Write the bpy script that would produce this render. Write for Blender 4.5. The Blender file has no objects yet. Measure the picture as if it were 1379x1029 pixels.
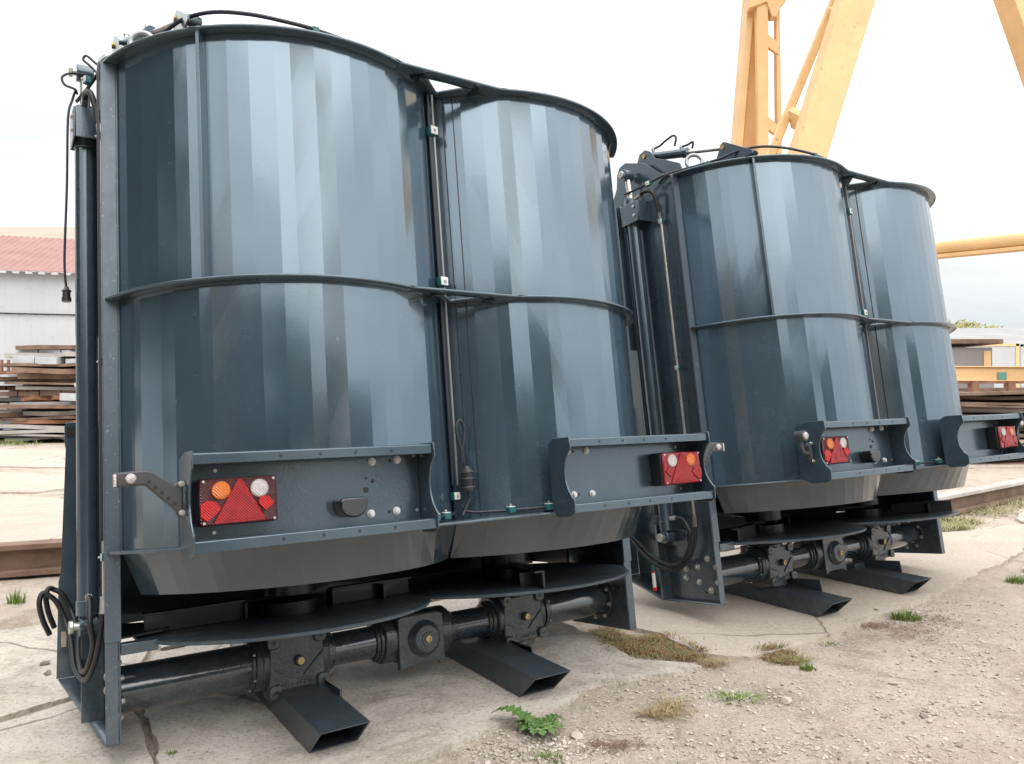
import bpy, bmesh, math, random
import numpy as np
from mathutils import Vector, Matrix
random.seed(7)
RS = np.random.RandomState(11)
S = bpy.context.scene
COL = S.collection
R = math.radians

# ------------------------------------------------------------------ camera, world, sun, exposure
PITCH = 0.0148
CAMH = 1.16
cam = bpy.data.cameras.new("camera")
cam.sensor_width = 36.0
cam.lens = 1050 / 1379 * 36.0
cam.clip_start = 0.05
cam.clip_end = 2000
camo = bpy.data.objects.new("camera", cam)
COL.objects.link(camo)
camo.location = (0, 0, CAMH)
camo.rotation_euler = (math.pi / 2 + PITCH, 0, 0)
S.camera = camo

SUN_EL, SUN_AZ = R(52), R(150)   # azimuth measured clockwise from +Y (the view direction)
wd = bpy.data.worlds.new("World")
S.world = wd
wd.use_nodes = True
nt = wd.node_tree
nt.nodes.clear()
N = nt.nodes.new
out = N("ShaderNodeOutputWorld")
bg = N("ShaderNodeBackground")
bg.inputs[1].default_value = 0.1
sky = N("ShaderNodeTexSky")
sky.sky_type = 'NISHITA'
sky.sun_disc = False
sky.sun_elevation = SUN_EL
sky.sun_rotation = SUN_AZ
tc = N("ShaderNodeTexCoord")
sep = N("ShaderNodeSeparateXYZ")
nt.links.new(tc.outputs['Generated'], sep.inputs[0])
ramp = N("ShaderNodeValToRGB")            # overcast: pale at the horizon, brighter overhead
cr = ramp.color_ramp
cr.elements[0].position = 0.0
cr.elements[0].color = (0.86, 0.94, 0.98, 1)
cr.elements[1].position = 1.0
cr.elements[1].color = (1.0, 1.0, 1.0, 1)
e = cr.elements.new(0.16); e.color = (0.95, 0.98, 1.0, 1)
e = cr.elements.new(0.4); e.color = (0.99, 1.0, 1.0, 1)
nt.links.new(sep.outputs[2], ramp.inputs[0])
brt = N("ShaderNodeMapRange")
brt.inputs['From Min'].default_value = 0.0
brt.inputs['From Max'].default_value = 0.75
brt.inputs['To Min'].default_value = 10.4
brt.inputs['To Max'].default_value = 24.0
nt.links.new(sep.outputs[2], brt.inputs['Value'])
mp = N("ShaderNodeMapping")
mp.inputs['Scale'].default_value = (1.6, 1.6, 6.5)
nt.links.new(tc.outputs['Generated'], mp.inputs[0])
nz = N("ShaderNodeTexNoise")
nz.inputs['Scale'].default_value = 1.7
nz.inputs['Detail'].default_value = 7
nz.inputs['Roughness'].default_value = 0.55
nz.inputs['Distortion'].default_value = 0.6
nt.links.new(mp.outputs[0], nz.inputs[0])
cl = N("ShaderNodeMapRange")
cl.inputs['From Min'].default_value = 0.35
cl.inputs['From Max'].default_value = 0.65
cl.inputs['To Min'].default_value = 0.86
cl.inputs['To Max'].default_value = 1.16
nt.links.new(nz.outputs[0], cl.inputs['Value'])
m1 = N("ShaderNodeMath"); m1.operation = 'MULTIPLY'
nt.links.new(brt.outputs[0], m1.inputs[0]); nt.links.new(cl.outputs[0], m1.inputs[1])
dt = N("ShaderNodeVectorMath"); dt.operation = 'DOT_PRODUCT'
dt.inputs[1].default_value = (math.sin(SUN_AZ)*math.cos(SUN_EL), math.cos(SUN_AZ)*math.cos(SUN_EL), math.sin(SUN_EL))
nt.links.new(tc.outputs['Generated'], dt.inputs[0])
gl = N("ShaderNodeMapRange")
gl.inputs['From Min'].default_value = -0.3
gl.inputs['From Max'].default_value = 0.9
gl.inputs['To Min'].default_value = 0.80
gl.inputs['To Max'].default_value = 1.35
nt.links.new(dt.outputs['Value'], gl.inputs['Value'])
m3 = N("ShaderNodeMath"); m3.operation = 'MULTIPLY'
nt.links.new(m1.outputs[0], m3.inputs[0]); nt.links.new(gl.outputs[0], m3.inputs[1])
vm = N("ShaderNodeVectorMath"); vm.operation = 'SCALE'
nt.links.new(ramp.outputs[0], vm.inputs[0]); nt.links.new(m3.outputs[0], vm.inputs['Scale'])
mx = N("ShaderNodeMix"); mx.data_type = 'RGBA'
mx.inputs[0].default_value = 0.92
nt.links.new(sky.outputs[0], mx.inputs[6]); nt.links.new(vm.outputs[0], mx.inputs[7])
nt.links.new(mx.outputs[2], bg.inputs[0]); nt.links.new(bg.outputs[0], out.inputs[0])

sl = bpy.data.lights.new("sun", 'SUN')
sl.energy = 1.2
sl.angle = R(60)
sl.color = (1.0, 0.95, 0.88)
so = bpy.data.objects.new("sun", sl)
COL.objects.link(so)
sd = Vector((math.sin(SUN_AZ) * math.cos(SUN_EL), math.cos(SUN_AZ) * math.cos(SUN_EL), math.sin(SUN_EL)))
so.rotation_euler = sd.to_track_quat('Z', 'Y').to_euler()
so.location = (0, -3, 12)
vs = S.view_settings
vs.view_transform = 'Standard'
vs.look = 'None'
vs.exposure = 0.0
vs.gamma = 1.0

# ------------------------------------------------------------------ pixel -> world (only to lay things out)
CP, SP = math.cos(PITCH), math.sin(PITCH)
def ray(px, py):
    x, z = (px - 689.5) / 1050, -(py - 514.5) / 1050
    return Vector((x, CP - z * SP, SP + z * CP))
def W(px, py, Y):
    d = ray(px, py)
    return Vector((0, 0, CAMH)) + d * (Y / d.y)
def G(px, py, z=0.0):
    d = ray(px, py)
    t = (z - CAMH) / d.z
    return Vector((0, 0, CAMH)) + d * t

# ------------------------------------------------------------------ materials
MATS = {}
def mat(name, base, rough=0.5, metal=0.0, coat=0.0, ior=1.5, var=0.0, vscale=6.0, base2=None, bump=0.0, bscale=60.0,
        bump2=0.0, bscale2=8.0, tint=None, coord='Object', trans=0.0, detail=5, specks=None, rvar=0.0, wave=0, dust=None, stretch=None, em=None):
    if name in MATS:
        return MATS[name]
    m = bpy.data.materials.new(name)
    m.use_nodes = True
    t = m.node_tree
    b = t.nodes['Principled BSDF']
    b.inputs['Base Color'].default_value = (*base, 1)
    b.inputs['Roughness'].default_value = rough
    b.inputs['Metallic'].default_value = metal
    b.inputs['IOR'].default_value = ior
    if tint:
        b.inputs['Specular Tint'].default_value = (*tint, 1)
        b.inputs['Coat Tint'].default_value = (1, 1, 1, 1)
    b.inputs['Coat Weight'].default_value = coat
    b.inputs['Coat Roughness'].default_value = 0.04
    b.inputs['Transmission Weight'].default_value = trans
    if em:
        b.inputs['Emission Color'].default_value = (*em, 1)
        b.inputs['Emission Strength'].default_value = 1.0
    c = t.nodes.new("ShaderNodeTexCoord")
    src = c.outputs[coord]
    if stretch:
        mpp = t.nodes.new("ShaderNodeMapping")
        mpp.inputs['Scale'].default_value = stretch
        t.links.new(src, mpp.inputs[0])
        src = mpp.outputs[0]
    col = None
    if var > 0 or base2:
        n = t.nodes.new("ShaderNodeTexNoise")
        n.inputs['Scale'].default_value = vscale
        n.inputs['Detail'].default_value = detail
        n.inputs['Roughness'].default_value = 0.62
        t.links.new(src, n.inputs[0])
        r = t.nodes.new("ShaderNodeMapRange")
        r.inputs['From Min'].default_value = 0.35
        r.inputs['From Max'].default_value = 0.65
        t.links.new(n.outputs[0], r.inputs['Value'])
        mm = t.nodes.new("ShaderNodeMix"); mm.data_type = 'RGBA'
        b2 = base2 or tuple(x * (1 - var) for x in base)
        mm.inputs[6].default_value = (*base, 1)
        mm.inputs[7].default_value = (*b2, 1)
        t.links.new(r.outputs[0], mm.inputs[0])
        col = mm.outputs[2]
        if rvar:
            rr = t.nodes.new("ShaderNodeMapRange")
            rr.inputs['From Min'].default_value = 0.3
            rr.inputs['From Max'].default_value = 0.7
            rr.inputs['To Min'].default_value = rough
            rr.inputs['To Max'].default_value = rough + rvar
            t.links.new(n.outputs[0], rr.inputs['Value'])
            t.links.new(rr.outputs[0], b.inputs['Roughness'])
    if specks:
        sc, lo, hi, scol = specks
        n2 = t.nodes.new("ShaderNodeTexNoise")
        n2.inputs['Scale'].default_value = sc
        n2.inputs['Detail'].default_value = 3
        t.links.new(c.outputs[coord], n2.inputs[0])
        r2 = t.nodes.new("ShaderNodeMapRange")
        r2.inputs['From Min'].default_value = lo
        r2.inputs['From Max'].default_value = hi
        t.links.new(n2.outputs[0], r2.inputs['Value'])
        m2 = t.nodes.new("ShaderNodeMix"); m2.data_type = 'RGBA'
        if col:
            t.links.new(col, m2.inputs[6])
        else:
            m2.inputs[6].default_value = (*base, 1)
        m2.inputs[7].default_value = (*scol, 1)
        t.links.new(r2.outputs[0], m2.inputs[0])
        col = m2.outputs[2]
    if dust:
        z0_, z1_, am = dust
        sx = t.nodes.new("ShaderNodeSeparateXYZ"); t.links.new(c.outputs['Object'], sx.inputs[0])
        hr = t.nodes.new("ShaderNodeMapRange")
        hr.inputs['From Min'].default_value = z1_; hr.inputs['From Max'].default_value = z0_
        t.links.new(sx.outputs[2], hr.inputs['Value'])
        dn = t.nodes.new("ShaderNodeTexNoise"); dn.inputs['Scale'].default_value = 16; dn.inputs['Detail'].default_value = 9; dn.inputs['Roughness'].default_value = 0.75
        t.links.new(c.outputs['Object'], dn.inputs[0])
        dr = t.nodes.new("ShaderNodeMapRange")
        dr.inputs['From Min'].default_value = 0.45; dr.inputs['From Max'].default_value = 0.72; dr.inputs['To Max'].default_value = am
        t.links.new(dn.outputs[0], dr.inputs['Value'])
        mu = t.nodes.new("ShaderNodeMath"); mu.operation = 'MULTIPLY'
        t.links.new(hr.outputs[0], mu.inputs[0]); t.links.new(dr.outputs[0], mu.inputs[1])
        m5 = t.nodes.new("ShaderNodeMix"); m5.data_type = 'RGBA'
        t.links.new(mu.outputs[0], m5.inputs[0])
        if col: t.links.new(col, m5.inputs[6])
        else: m5.inputs[6].default_value = (*base, 1)
        m5.inputs[7].default_value = (0.24, 0.215, 0.185, 1)
        col = m5.outputs[2]
    if col:
        t.links.new(col, b.inputs['Base Color'])
    last = None
    if wave:
        wv = t.nodes.new("ShaderNodeTexWave"); wv.wave_type = 'BANDS'; wv.bands_direction = 'DIAGONAL'
        wv.inputs['Scale'].default_value = wave; wv.inputs['Distortion'].default_value = 0.0
        t.links.new(c.outputs[coord], wv.inputs[0])
        bp = t.nodes.new("ShaderNodeBump"); bp.inputs['Distance'].default_value = 0.0016
        t.links.new(wv.outputs[1], bp.inputs['Height']); last = bp
    for bs, sc in ((bump, bscale), (bump2, bscale2)):
        if bs > 0:
            nn = t.nodes.new("ShaderNodeTexNoise")
            nn.inputs['Scale'].default_value = sc
            nn.inputs['Detail'].default_value = 2 if sc > 100 else 4
            t.links.new(c.outputs[coord], nn.inputs[0])
            bp = t.nodes.new("ShaderNodeBump")
            bp.inputs['Strength'].default_value = 1.0
            bp.inputs['Distance'].default_value = bs
            t.links.new(nn.outputs[0], bp.inputs['Height'])
            if last:
                t.links.new(last.outputs[0], bp.inputs['Normal'])
            last = bp
    if last:
        t.links.new(last.outputs[0], b.inputs['Normal'])
        t.links.new(last.outputs[0], b.inputs['Coat Normal'])
    MATS[name] = m
    return m

SLATE = (0.030, 0.051, 0.071)
PAINT = mat("barrel_paint", SLATE, rough=0.12, coat=0.2, ior=2.35, tint=(0.70, 0.87, 1.0), dust=(0.55, 1.0, 0.10), base2=(0.037, 0.062, 0.086), vscale=2.2, rvar=0.05, bump=0.00006, bscale=210,
            bump2=0.0006, bscale2=3.0, specks=(34, 0.70, 0.78, (0.07, 0.09, 0.105)))
FRAME = mat("frame_paint", (0.034, 0.053, 0.070), rough=0.25, coat=0.4, ior=1.9, tint=(0.7, 0.88, 1.0), var=0.25, vscale=9, bump=0.0003, bscale=120,
            specks=(60, 0.72, 0.80, (0.12, 0.13, 0.14)), dust=(0.0, 0.55, 0.28))
FLANGE = mat("dusty_frame_paint", (0.044, 0.064, 0.084), rough=0.30, coat=0.3, ior=1.9, tint=(0.75, 0.88, 1.0), var=0.2, vscale=12, bump=0.0003, bscale=120,
             specks=(110, 0.65, 0.74, (0.24, 0.24, 0.22)), rvar=0.2, dust=(0.0, 0.8, 0.32))
CONE = mat("cone_paint", (0.034, 0.052, 0.066), rough=0.20, coat=0.5, ior=1.65, base2=(0.042, 0.060, 0.074), vscale=3, bump=0.0002, bscale=160,
           bump2=0.0006, bscale2=9)
DISC = mat("disc_paint", (0.052, 0.080, 0.102), dust=(0.2, 0.5, 0.3), rough=0.40, coat=0.25, ior=1.5, var=0.3, vscale=14, bump=0.0006, bscale=70, rvar=0.2,
           specks=(90, 0.62, 0.72, (0.09, 0.10, 0.11)))
CAST = mat("cast_iron_paint", (0.027, 0.040, 0.052), dust=(0.0, 0.3, 0.35), rough=0.35, coat=0.5, var=0.3, vscale=20, bump=0.0025, bscale=70, bump2=0.003, bscale2=14)
TUBEP = mat("tube_paint", (0.022, 0.037, 0.052), dust=(0.0, 0.3, 0.3), rough=0.16, coat=1.0, ior=1.6, var=0.2, vscale=10, bump=0.0003, bscale=90)
SKIDP = mat("skid_paint", (0.040, 0.055, 0.068), dust=(-0.15, 0.0, 0.4), rough=0.42, coat=0.2, var=0.3, vscale=10, bump=0.0005, bscale=90,
            specks=(40, 0.66, 0.74, (0.10, 0.09, 0.08)))
DARKIN = mat("interior_paint", (0.012, 0.018, 0.024), rough=0.45, coat=0.2, var=0.3)
RUBBER = mat("rubber", (0.012, 0.012, 0.014), rough=0.42, bump=0.0004, bscale=300)
PLASTIC = mat("black_plastic", (0.018, 0.018, 0.020), rough=0.32, bump=0.0004, bscale=260)
LAMPB = mat("glossy_black", (0.010, 0.010, 0.012), rough=0.12, coat=.6)
GREYPL = mat("grey_plastic", (0.045, 0.047, 0.052), rough=0.42, bump=0.0004, bscale=260)
CABLE = mat("cable_sheath", (0.015, 0.017, 0.03), rough=0.4)
ZINC = mat("zinc", (0.62, 0.62, 0.60), rough=0.28, metal=0.9, var=0.25, vscale=50, rvar=0.2)
PIPE = mat("pipe_steel", (0.60, 0.58, 0.54), rough=0.30, metal=0.8, var=0.2, vscale=30)
SEAMP = mat("dull_pipe", (0.22, 0.22, 0.22), rough=0.35, metal=0.6)
BRASS = mat("brass", (0.55, 0.42, 0.18), rough=0.35, metal=0.8, var=0.3, vscale=60)
GREENC = mat("green_clamp", (0.01, 0.12, 0.12), rough=0.45, var=0.2, vscale=60)
WHITECAP = mat("clamp_cap", (0.70, 0.71, 0.70), rough=0.4, var=0.15, vscale=60)
REDL = mat("red_lens", (0.26, 0.002, 0.008), rough=0.12, coat=0.25, var=0.35, vscale=70, bump=0.0008, bscale=240, stretch=(1, 1, 1))
REDT = mat("red_reflector", (0.34, 0.001, 0.006), rough=0.25, coat=0.15, var=0.3, vscale=45, bump=0.001, bscale=380, wave=75)
REDB = mat("bright_red_lens", (0.55, 0.002, 0.006), rough=0.25, coat=0.15, var=0.3, vscale=60, bump=0.001, bscale=380, wave=75)
DRED = mat("dark_red_lens", (0.075, 0.002, 0.008), rough=0.14, coat=0.4, var=0.5, vscale=160, bump=0.0008, bscale=300, wave=75)
AMBER = mat("amber_lens", (0.75, 0.17, 0.008), rough=0.15, coat=1.0, var=0.3, vscale=90, bump=0.001, bscale=330, wave=75)
CLEAR = mat("clear_lens", (0.62, 0.56, 0.58), rough=0.12, coat=1.0, var=0.3, vscale=90, bump=0.001, bscale=330, wave=75)
YEL = mat("crane_yellow", (0.78, 0.52, 0.255), rough=0.5, base2=(0.68, 0.44, 0.21), vscale=1.6, detail=8, bump=0.002, bscale=20,
          specks=(7, 0.66, 0.78, (0.45, 0.27, 0.13)))
RUST = mat("rust_steel", (0.20, 0.085, 0.045), rough=0.8, base2=(0.34, 0.19, 0.12), vscale=3, detail=8, bump=0.004, bscale=20)
RUST2 = mat("brown_steel", (0.12, 0.07, 0.05), rough=0.75, base2=(0.26, 0.17, 0.12), vscale=2.5, detail=8, bump=0.004, bscale=20)
ORUST = mat("orange_rust_steel", (0.42, 0.19, 0.10), rough=0.75, base2=(0.30, 0.14, 0.08), vscale=3, detail=8)
PALES = mat("pale_steel", (0.36, 0.33, 0.31), rough=0.6, base2=(0.48, 0.45, 0.42), vscale=3, detail=8)
CREAM = mat("cream_board", (.45, .37, .27), .8, var=.3, vscale=3)
WHITEW = mat("white_beam_paint", (0.52, 0.54, 0.56), rough=0.55, base2=(0.40, 0.40, 0.40), vscale=2, detail=8)
HWALL = mat("white_cladding", (0.47, 0.48, 0.50), rough=0.6, base2=(0.42, 0.43, 0.45), vscale=0.35, detail=8, specks=(2.2, 0.68, 0.78, (0.36, 0.34, 0.32)))
HROOF = mat("red_roof_sheet", (0.26, 0.13, 0.108), rough=0.7, base2=(0.31, 0.18, 0.155), vscale=0.7, detail=8)
CROOF = mat("cream_roof", (0.34, 0.295, 0.235), rough=0.8, base2=(0.30, 0.26, 0.205), vscale=0.4, detail=8)
GROOF = mat("grey_roof", (0.25, 0.24, 0.23), rough=0.8, base2=(0.32, 0.31, 0.30), vscale=0.4, detail=8)
CONC = None

# ------------------------------------------------------------------ mesh helpers
class MB:
    def __init__(self):
        self.v = []; self.f = []; self.marks = []
    def new(self):
        self.marks.append((len(self.v), len(self.f))); return self
    def add(self, vs, fs):
        o = len(self.v)
        self.v += [tuple(x) for x in vs]
        self.f += [tuple(i + o for i in f) for f in fs]
        return self
    def box(self, lo, hi, M=None):
        x0, y0, z0 = lo; x1, y1, z1 = hi
        vs = [Vector(p) for p in ((x0,y0,z0),(x1,y0,z0),(x1,y1,z0),(x0,y1,z0),(x0,y0,z1),(x1,y0,z1),(x1,y1,z1),(x0,y1,z1))]
        if M is not None: vs = [M @ p for p in vs]
        return self.add(vs, [(0,3,2,1),(4,5,6,7),(0,1,5,4),(1,2,6,5),(2,3,7,6),(3,0,4,7)])
    def cbox(self, c, s, M=None):
        return self.box([c[i]-s[i]/2 for i in range(3)], [c[i]+s[i]/2 for i in range(3)], M)
    def beam(self, a, b, w, h, up=(0,0,1)):
        a = Vector(a); b = Vector(b); d = (b-a).normalized()
        s = d.cross(Vector(up))
        if s.length < 1e-4: s = d.cross(Vector((1,0,0)))
        s.normalize(); u = s.cross(d).normalized()
        vs = []
        for p in (a, b):
            for i, j in ((-1,-1),(1,-1),(1,1),(-1,1)):
                vs.append(p + s*(i*w/2) + u*(j*h/2))
        return self.add(vs, [(0,1,2,3),(7,6,5,4),(0,4,5,1),(1,5,6,2),(2,6,7,3),(3,7,4,0)])
    def prism(self, poly, axis, a, b):
        # poly: 2D points; axis 0: (y,z), 1: (x,z), 2: (x,y)
        def P(p, c):
            if axis == 0: return (c, p[0], p[1])
            if axis == 1: return (p[0], c, p[1])
            return (p[0], p[1], c)
        n = len(poly)
        vs = [P(p, a) for p in poly] + [P(p, b) for p in poly]
        fs = [tuple(range(n))[::-1], tuple(range(n, 2*n))]
        for i in range(n):
            j = (i+1) % n
            fs.append((i, j, n+j, n+i))
        return self.add(vs, fs)
    def cyl(self, a, b, r0, r1=None, n=24, caps=True):
        if r1 is None: r1 = r0
        a = Vector(a); b = Vector(b); d = (b-a).normalized()
        s = d.orthogonal().normalized(); u = d.cross(s)
        vs = []
        for p, r in ((a, r0), (b, r1)):
            for k in range(n):
                t = 2*math.pi*k/n
                vs.append(p + s*(r*math.cos(t)) + u*(r*math.sin(t)))
        fs = [(k, (k+1) % n, n+(k+1) % n, n+k) for k in range(n)]
        if caps: fs += [tuple(range(n))[::-1], tuple(range(n, 2*n))]
        return self.add(vs, fs)
    def lathe(self, a, d, prof, n=32):
        # prof: list of (distance along d, radius)
        a = Vector(a); d = Vector(d).normalized(); s = d.orthogonal().normalized(); u = d.cross(s)
        vs = []
        for h, r in prof:
            for k in range(n):
                t = 2*math.pi*k/n
                vs.append(a + d*h + s*(max(r, 1e-4)*math.cos(t)) + u*(max(r, 1e-4)*math.sin(t)))
        fs = []
        m = len(prof)
        for i in range(m-1):
            for k in range(n):
                k2 = (k+1) % n
                fs.append((i*n+k, i*n+k2, (i+1)*n+k2, (i+1)*n+k))
        fs.append(tuple(range(n))[::-1]); fs.append(tuple(range((m-1)*n, m*n)))
        return self.add(vs, fs)
    def hexb(self, c, d, r=0.009, h=0.008, washer=True):
        self.new()
        c = Vector(c); d = Vector(d).normalized()
        if washer: self.cyl(c, c+d*0.002, r*1.35, n=16)
        self.cyl(c+d*0.002, c+d*(0.002+h), r, n=6)
        return self.cyl(c+d*(0.002+h), c+d*(0.004+h), r*0.6, r*0.5, n=10)
    def tube(self, pts, r, n=10, smooth=5):
        P = [Vector(p) for p in pts]
        if smooth > 1 and len(P) > 2:
            Q = []
            for i in range(len(P)-1):
                p0 = P[max(i-1, 0)]; p1 = P[i]; p2 = P[i+1]; p3 = P[min(i+2, len(P)-1)]
                for k in range(smooth):
                    t = k/smooth
                    Q.append(0.5*((2*p1)+(p2-p0)*t+(2*p0-5*p1+4*p2-p3)*t*t+(3*p1-p0-3*p2+p3)*t**3))
            Q.append(P[-1]); P = Q
        nrm = None; vs = []
        for i, p in enumerate(P):
            d = (P[min(i+1, len(P)-1)]-P[max(i-1, 0)]).normalized()
            if nrm is None: nrm = d.orthogonal().normalized()
            nrm = (nrm - d*nrm.dot(d)).normalized()
            u = d.cross(nrm)
            for k in range(n):
                t = 2*math.pi*k/n
                vs.append(p + nrm*(r*math.cos(t)) + u*(r*math.sin(t)))
        fs = []
        for i in range(len(P)-1):
            for k in range(n):
                k2 = (k+1) % n
                fs.append((i*n+k, i*n+k2, (i+1)*n+k2, (i+1)*n+k))
        fs.append(tuple(range(n))[::-1]); fs.append(tuple(range((len(P)-1)*n, len(P)*n)))
        return self.add(vs, fs)
    def build_each(self, name, m, parent=None, **k):
        ms = self.marks + [(len(self.v), len(self.f))]; out = None
        for (v0, f0), (v1, f1) in zip(ms[:-1], ms[1:]):
            if f1 == f0: continue
            q = MB(); q.v = self.v[v0:v1]; q.f = [tuple(i-v0 for i in f) for f in self.f[f0:f1]]
            out = q.build(name, m, parent, **k)
        return out
    def build(self, name, m, parent=None, bevel=0.0, smooth=35, solid=0.0, soff=0.0, segs=2):
        me = bpy.data.meshes.new(name)
        me.from_pydata([tuple(v) for v in self.v], [], self.f)
        me.update()
        if smooth:
            me.polygons.foreach_set('use_smooth', [True]*len(me.polygons))
            me.set_sharp_from_angle(angle=R(smooth))
        bm = bmesh.new(); bm.from_mesh(me)
        bmesh.ops.recalc_face_normals(bm, faces=bm.faces)
        bm.to_mesh(me); bm.free()
        if isinstance(m, (list, tuple)):
            for q in m: me.materials.append(q)
        else:
            me.materials.append(m)
        o = bpy.data.objects.new(name, me)
        COL.objects.link(o)
        if parent: o.parent = parent
        if solid:
            md = o.modifiers.new("thickness", 'SOLIDIFY'); md.thickness = solid; md.offset = soff
        if bevel:
            md = o.modifiers.new("bevel", 'BEVEL'); md.width = bevel; md.segments = segs; md.limit_method = 'ANGLE'; md.angle_limit = R(40)
        return o

def tag(o, label=None, cat=None, group=None, kind=None):
    if label: o['label'] = label
    if cat: o['category'] = cat
    if group: o['group'] = group
    if kind: o['kind'] = kind
    return o
def empty(name, loc=(0,0,0), rz=0.0):
    o = bpy.data.objects.new(name, None)
    o.empty_display_size = 0.2
    COL.objects.link(o)
    o.location = loc; o.rotation_euler = (0, 0, rz)
    return o

# ================================================================== GROUND
def noise2(x, y, seed=0, octv=5, f0=0.6):
    rs = np.random.RandomState(seed)
    z = np.zeros_like(x); a = 1.0; f = f0
    for o in range(octv):
        for k in range(5):
            th = rs.rand()*6.283; ph = rs.rand()*6.283
            z += a/5*np.sin((x*np.cos(th)+y*np.sin(th))*f*6.283*(0.7+0.6*rs.rand())+ph)
        a *= 0.55; f *= 2.05
    return z
def ground_mat(name, c1, c2, c3, big=0.5, gran=90, bstr=0.012, spk=(0.55, 0.66), spkcol=(0.62, 0.60, 0.56), darkcol=(0.17, 0.14, 0.115), stain=0.6, crack=False, grit=0.55):
    m = bpy.data.materials.new(name); m.use_nodes = True
    t = m.node_tree; b = t.nodes['Principled BSDF']
    b.inputs['Roughness'].default_value = 0.92
    b.inputs['Specular IOR Level'].default_value = 0.25
    c = t.nodes.new("ShaderNodeTexCoord").outputs['Object']
    def noise(sc, det=6, rough=0.6, dist=0.0):
        n = t.nodes.new("ShaderNodeTexNoise")
        n.inputs['Scale'].default_value = sc; n.inputs['Detail'].default_value = det
        n.inputs['Roughness'].default_value = rough; n.inputs['Distortion'].default_value = dist
        t.links.new(c, n.inputs[0]); return n.outputs[0]
    def rng(s, a, bb, lo=0.0, hi=1.0):
        r = t.nodes.new("ShaderNodeMapRange")
        r.inputs['From Min'].default_value = a; r.inputs['From Max'].default_value = bb
        r.inputs['To Min'].default_value = lo; r.inputs['To Max'].default_value = hi
        t.links.new(s, r.inputs['Value']); return r.outputs[0]
    def mixc(f, a, bb):
        x = t.nodes.new("ShaderNodeMix"); x.data_type = 'RGBA'
        t.links.new(f, x.inputs[0])
        for k, s in ((6, a), (7, bb)):
            if isinstance(s, tuple): x.inputs[k].default_value = (*s, 1)
            else: t.links.new(s, x.inputs[k])
        return x.outputs[2]
    def mul(a, k):
        x = t.nodes.new("ShaderNodeMath"); x.operation = 'MULTIPLY'
        t.links.new(a, x.inputs[0])
        if isinstance(k, float): x.inputs[1].default_value = k
        else: t.links.new(k, x.inputs[1])
        return x.outputs[0]
    n1 = noise(big, 8, 0.6, 0.4); n2 = noise(big*7, 8, 0.65, 0.3); n3 = noise(gran, 4, 0.7); n4 = noise(gran*3, 2, 0.6)
    col = mixc(rng(n1, 0.38, 0.62), c1, c2)
    col = mixc(mul(rng(n2, 0.45, 0.68), 0.75), col, c3)
    col = mixc(mul(rng(noise(big*2.3, 9, 0.72, 1.0), 0.52, 0.66), stain), col, darkcol)
    col = mixc(mul(rng(n3, spk[0], spk[1]), 0.55), col, spkcol)
    col = mixc(mul(rng(n3, 0.46, 0.34), grit), col, darkcol)
    col = mixc(mul(rng(n4, 0.60, 0.72), 0.5), col, darkcol)
    h = None
    if crack:
        vo = t.nodes.new("ShaderNodeTexVoronoi"); vo.feature = 'DISTANCE_TO_EDGE'
        vo.inputs['Scale'].default_value = 0.55
        wob = t.nodes.new("ShaderNodeMix"); wob.data_type = 'VECTOR'
        nn = t.nodes.new("ShaderNodeTexNoise"); nn.inputs['Scale'].default_value = 2.5; nn.inputs['Detail'].default_value = 6
        t.links.new(c, nn.inputs[0])
        wob.inputs[0].default_value = 0.18
        t.links.new(c, wob.inputs[4]); t.links.new(nn.outputs['Color'], wob.inputs[5])
        t.links.new(wob.outputs[1], vo.inputs['Vector'])
        ck = rng(vo.outputs['Distance'], 0.006, 0.0)
        ck = mul(ck, rng(noise(0.9, 3), 0.42, 0.55))
        col = mixc(mul(ck, 0.85), col, (0.12, 0.10, 0.085))
    t.links.new(col, b.inputs['Base Color'])
    last = None
    for src, d in ((n3, bstr), (n2, bstr*3.5), (n4, bstr*0.4)):
        bp = t.nodes.new("ShaderNodeBump"); bp.inputs['Distance'].default_value = d; bp.inputs['Strength'].default_value = 0.85
        t.links.new(src, bp.inputs['Height'])
        if last: t.links.new(last, bp.inputs['Normal'])
        last = bp.outputs[0]
    t.links.new(last, b.inputs['Normal'])
    return m
DIRT = ground_mat("dirt", (0.51, 0.435, 0.36), (0.58, 0.505, 0.43), (0.43, 0.355, 0.285), big=0.7, gran=75, bstr=0.013, stain=0.85, darkcol=(0.24, 0.19, 0.145))
CONC = ground_mat("concrete", (0.52, 0.475, 0.42), (0.60, 0.55, 0.49), (0.38, 0.335, 0.285), big=0.9, gran=60, bstr=0.006, stain=0.85, grit=0.8,
                  darkcol=(0.26, 0.22, 0.18), crack=True)
CONC2 = ground_mat("pale_concrete", (0.45, 0.39, 0.33), (0.50, 0.44, 0.375), (0.39, 0.335, 0.28), big=0.3, gran=40, bstr=0.003, stain=0.3,
                   darkcol=(0.36, 0.30, 0.24), crack=True)

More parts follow.
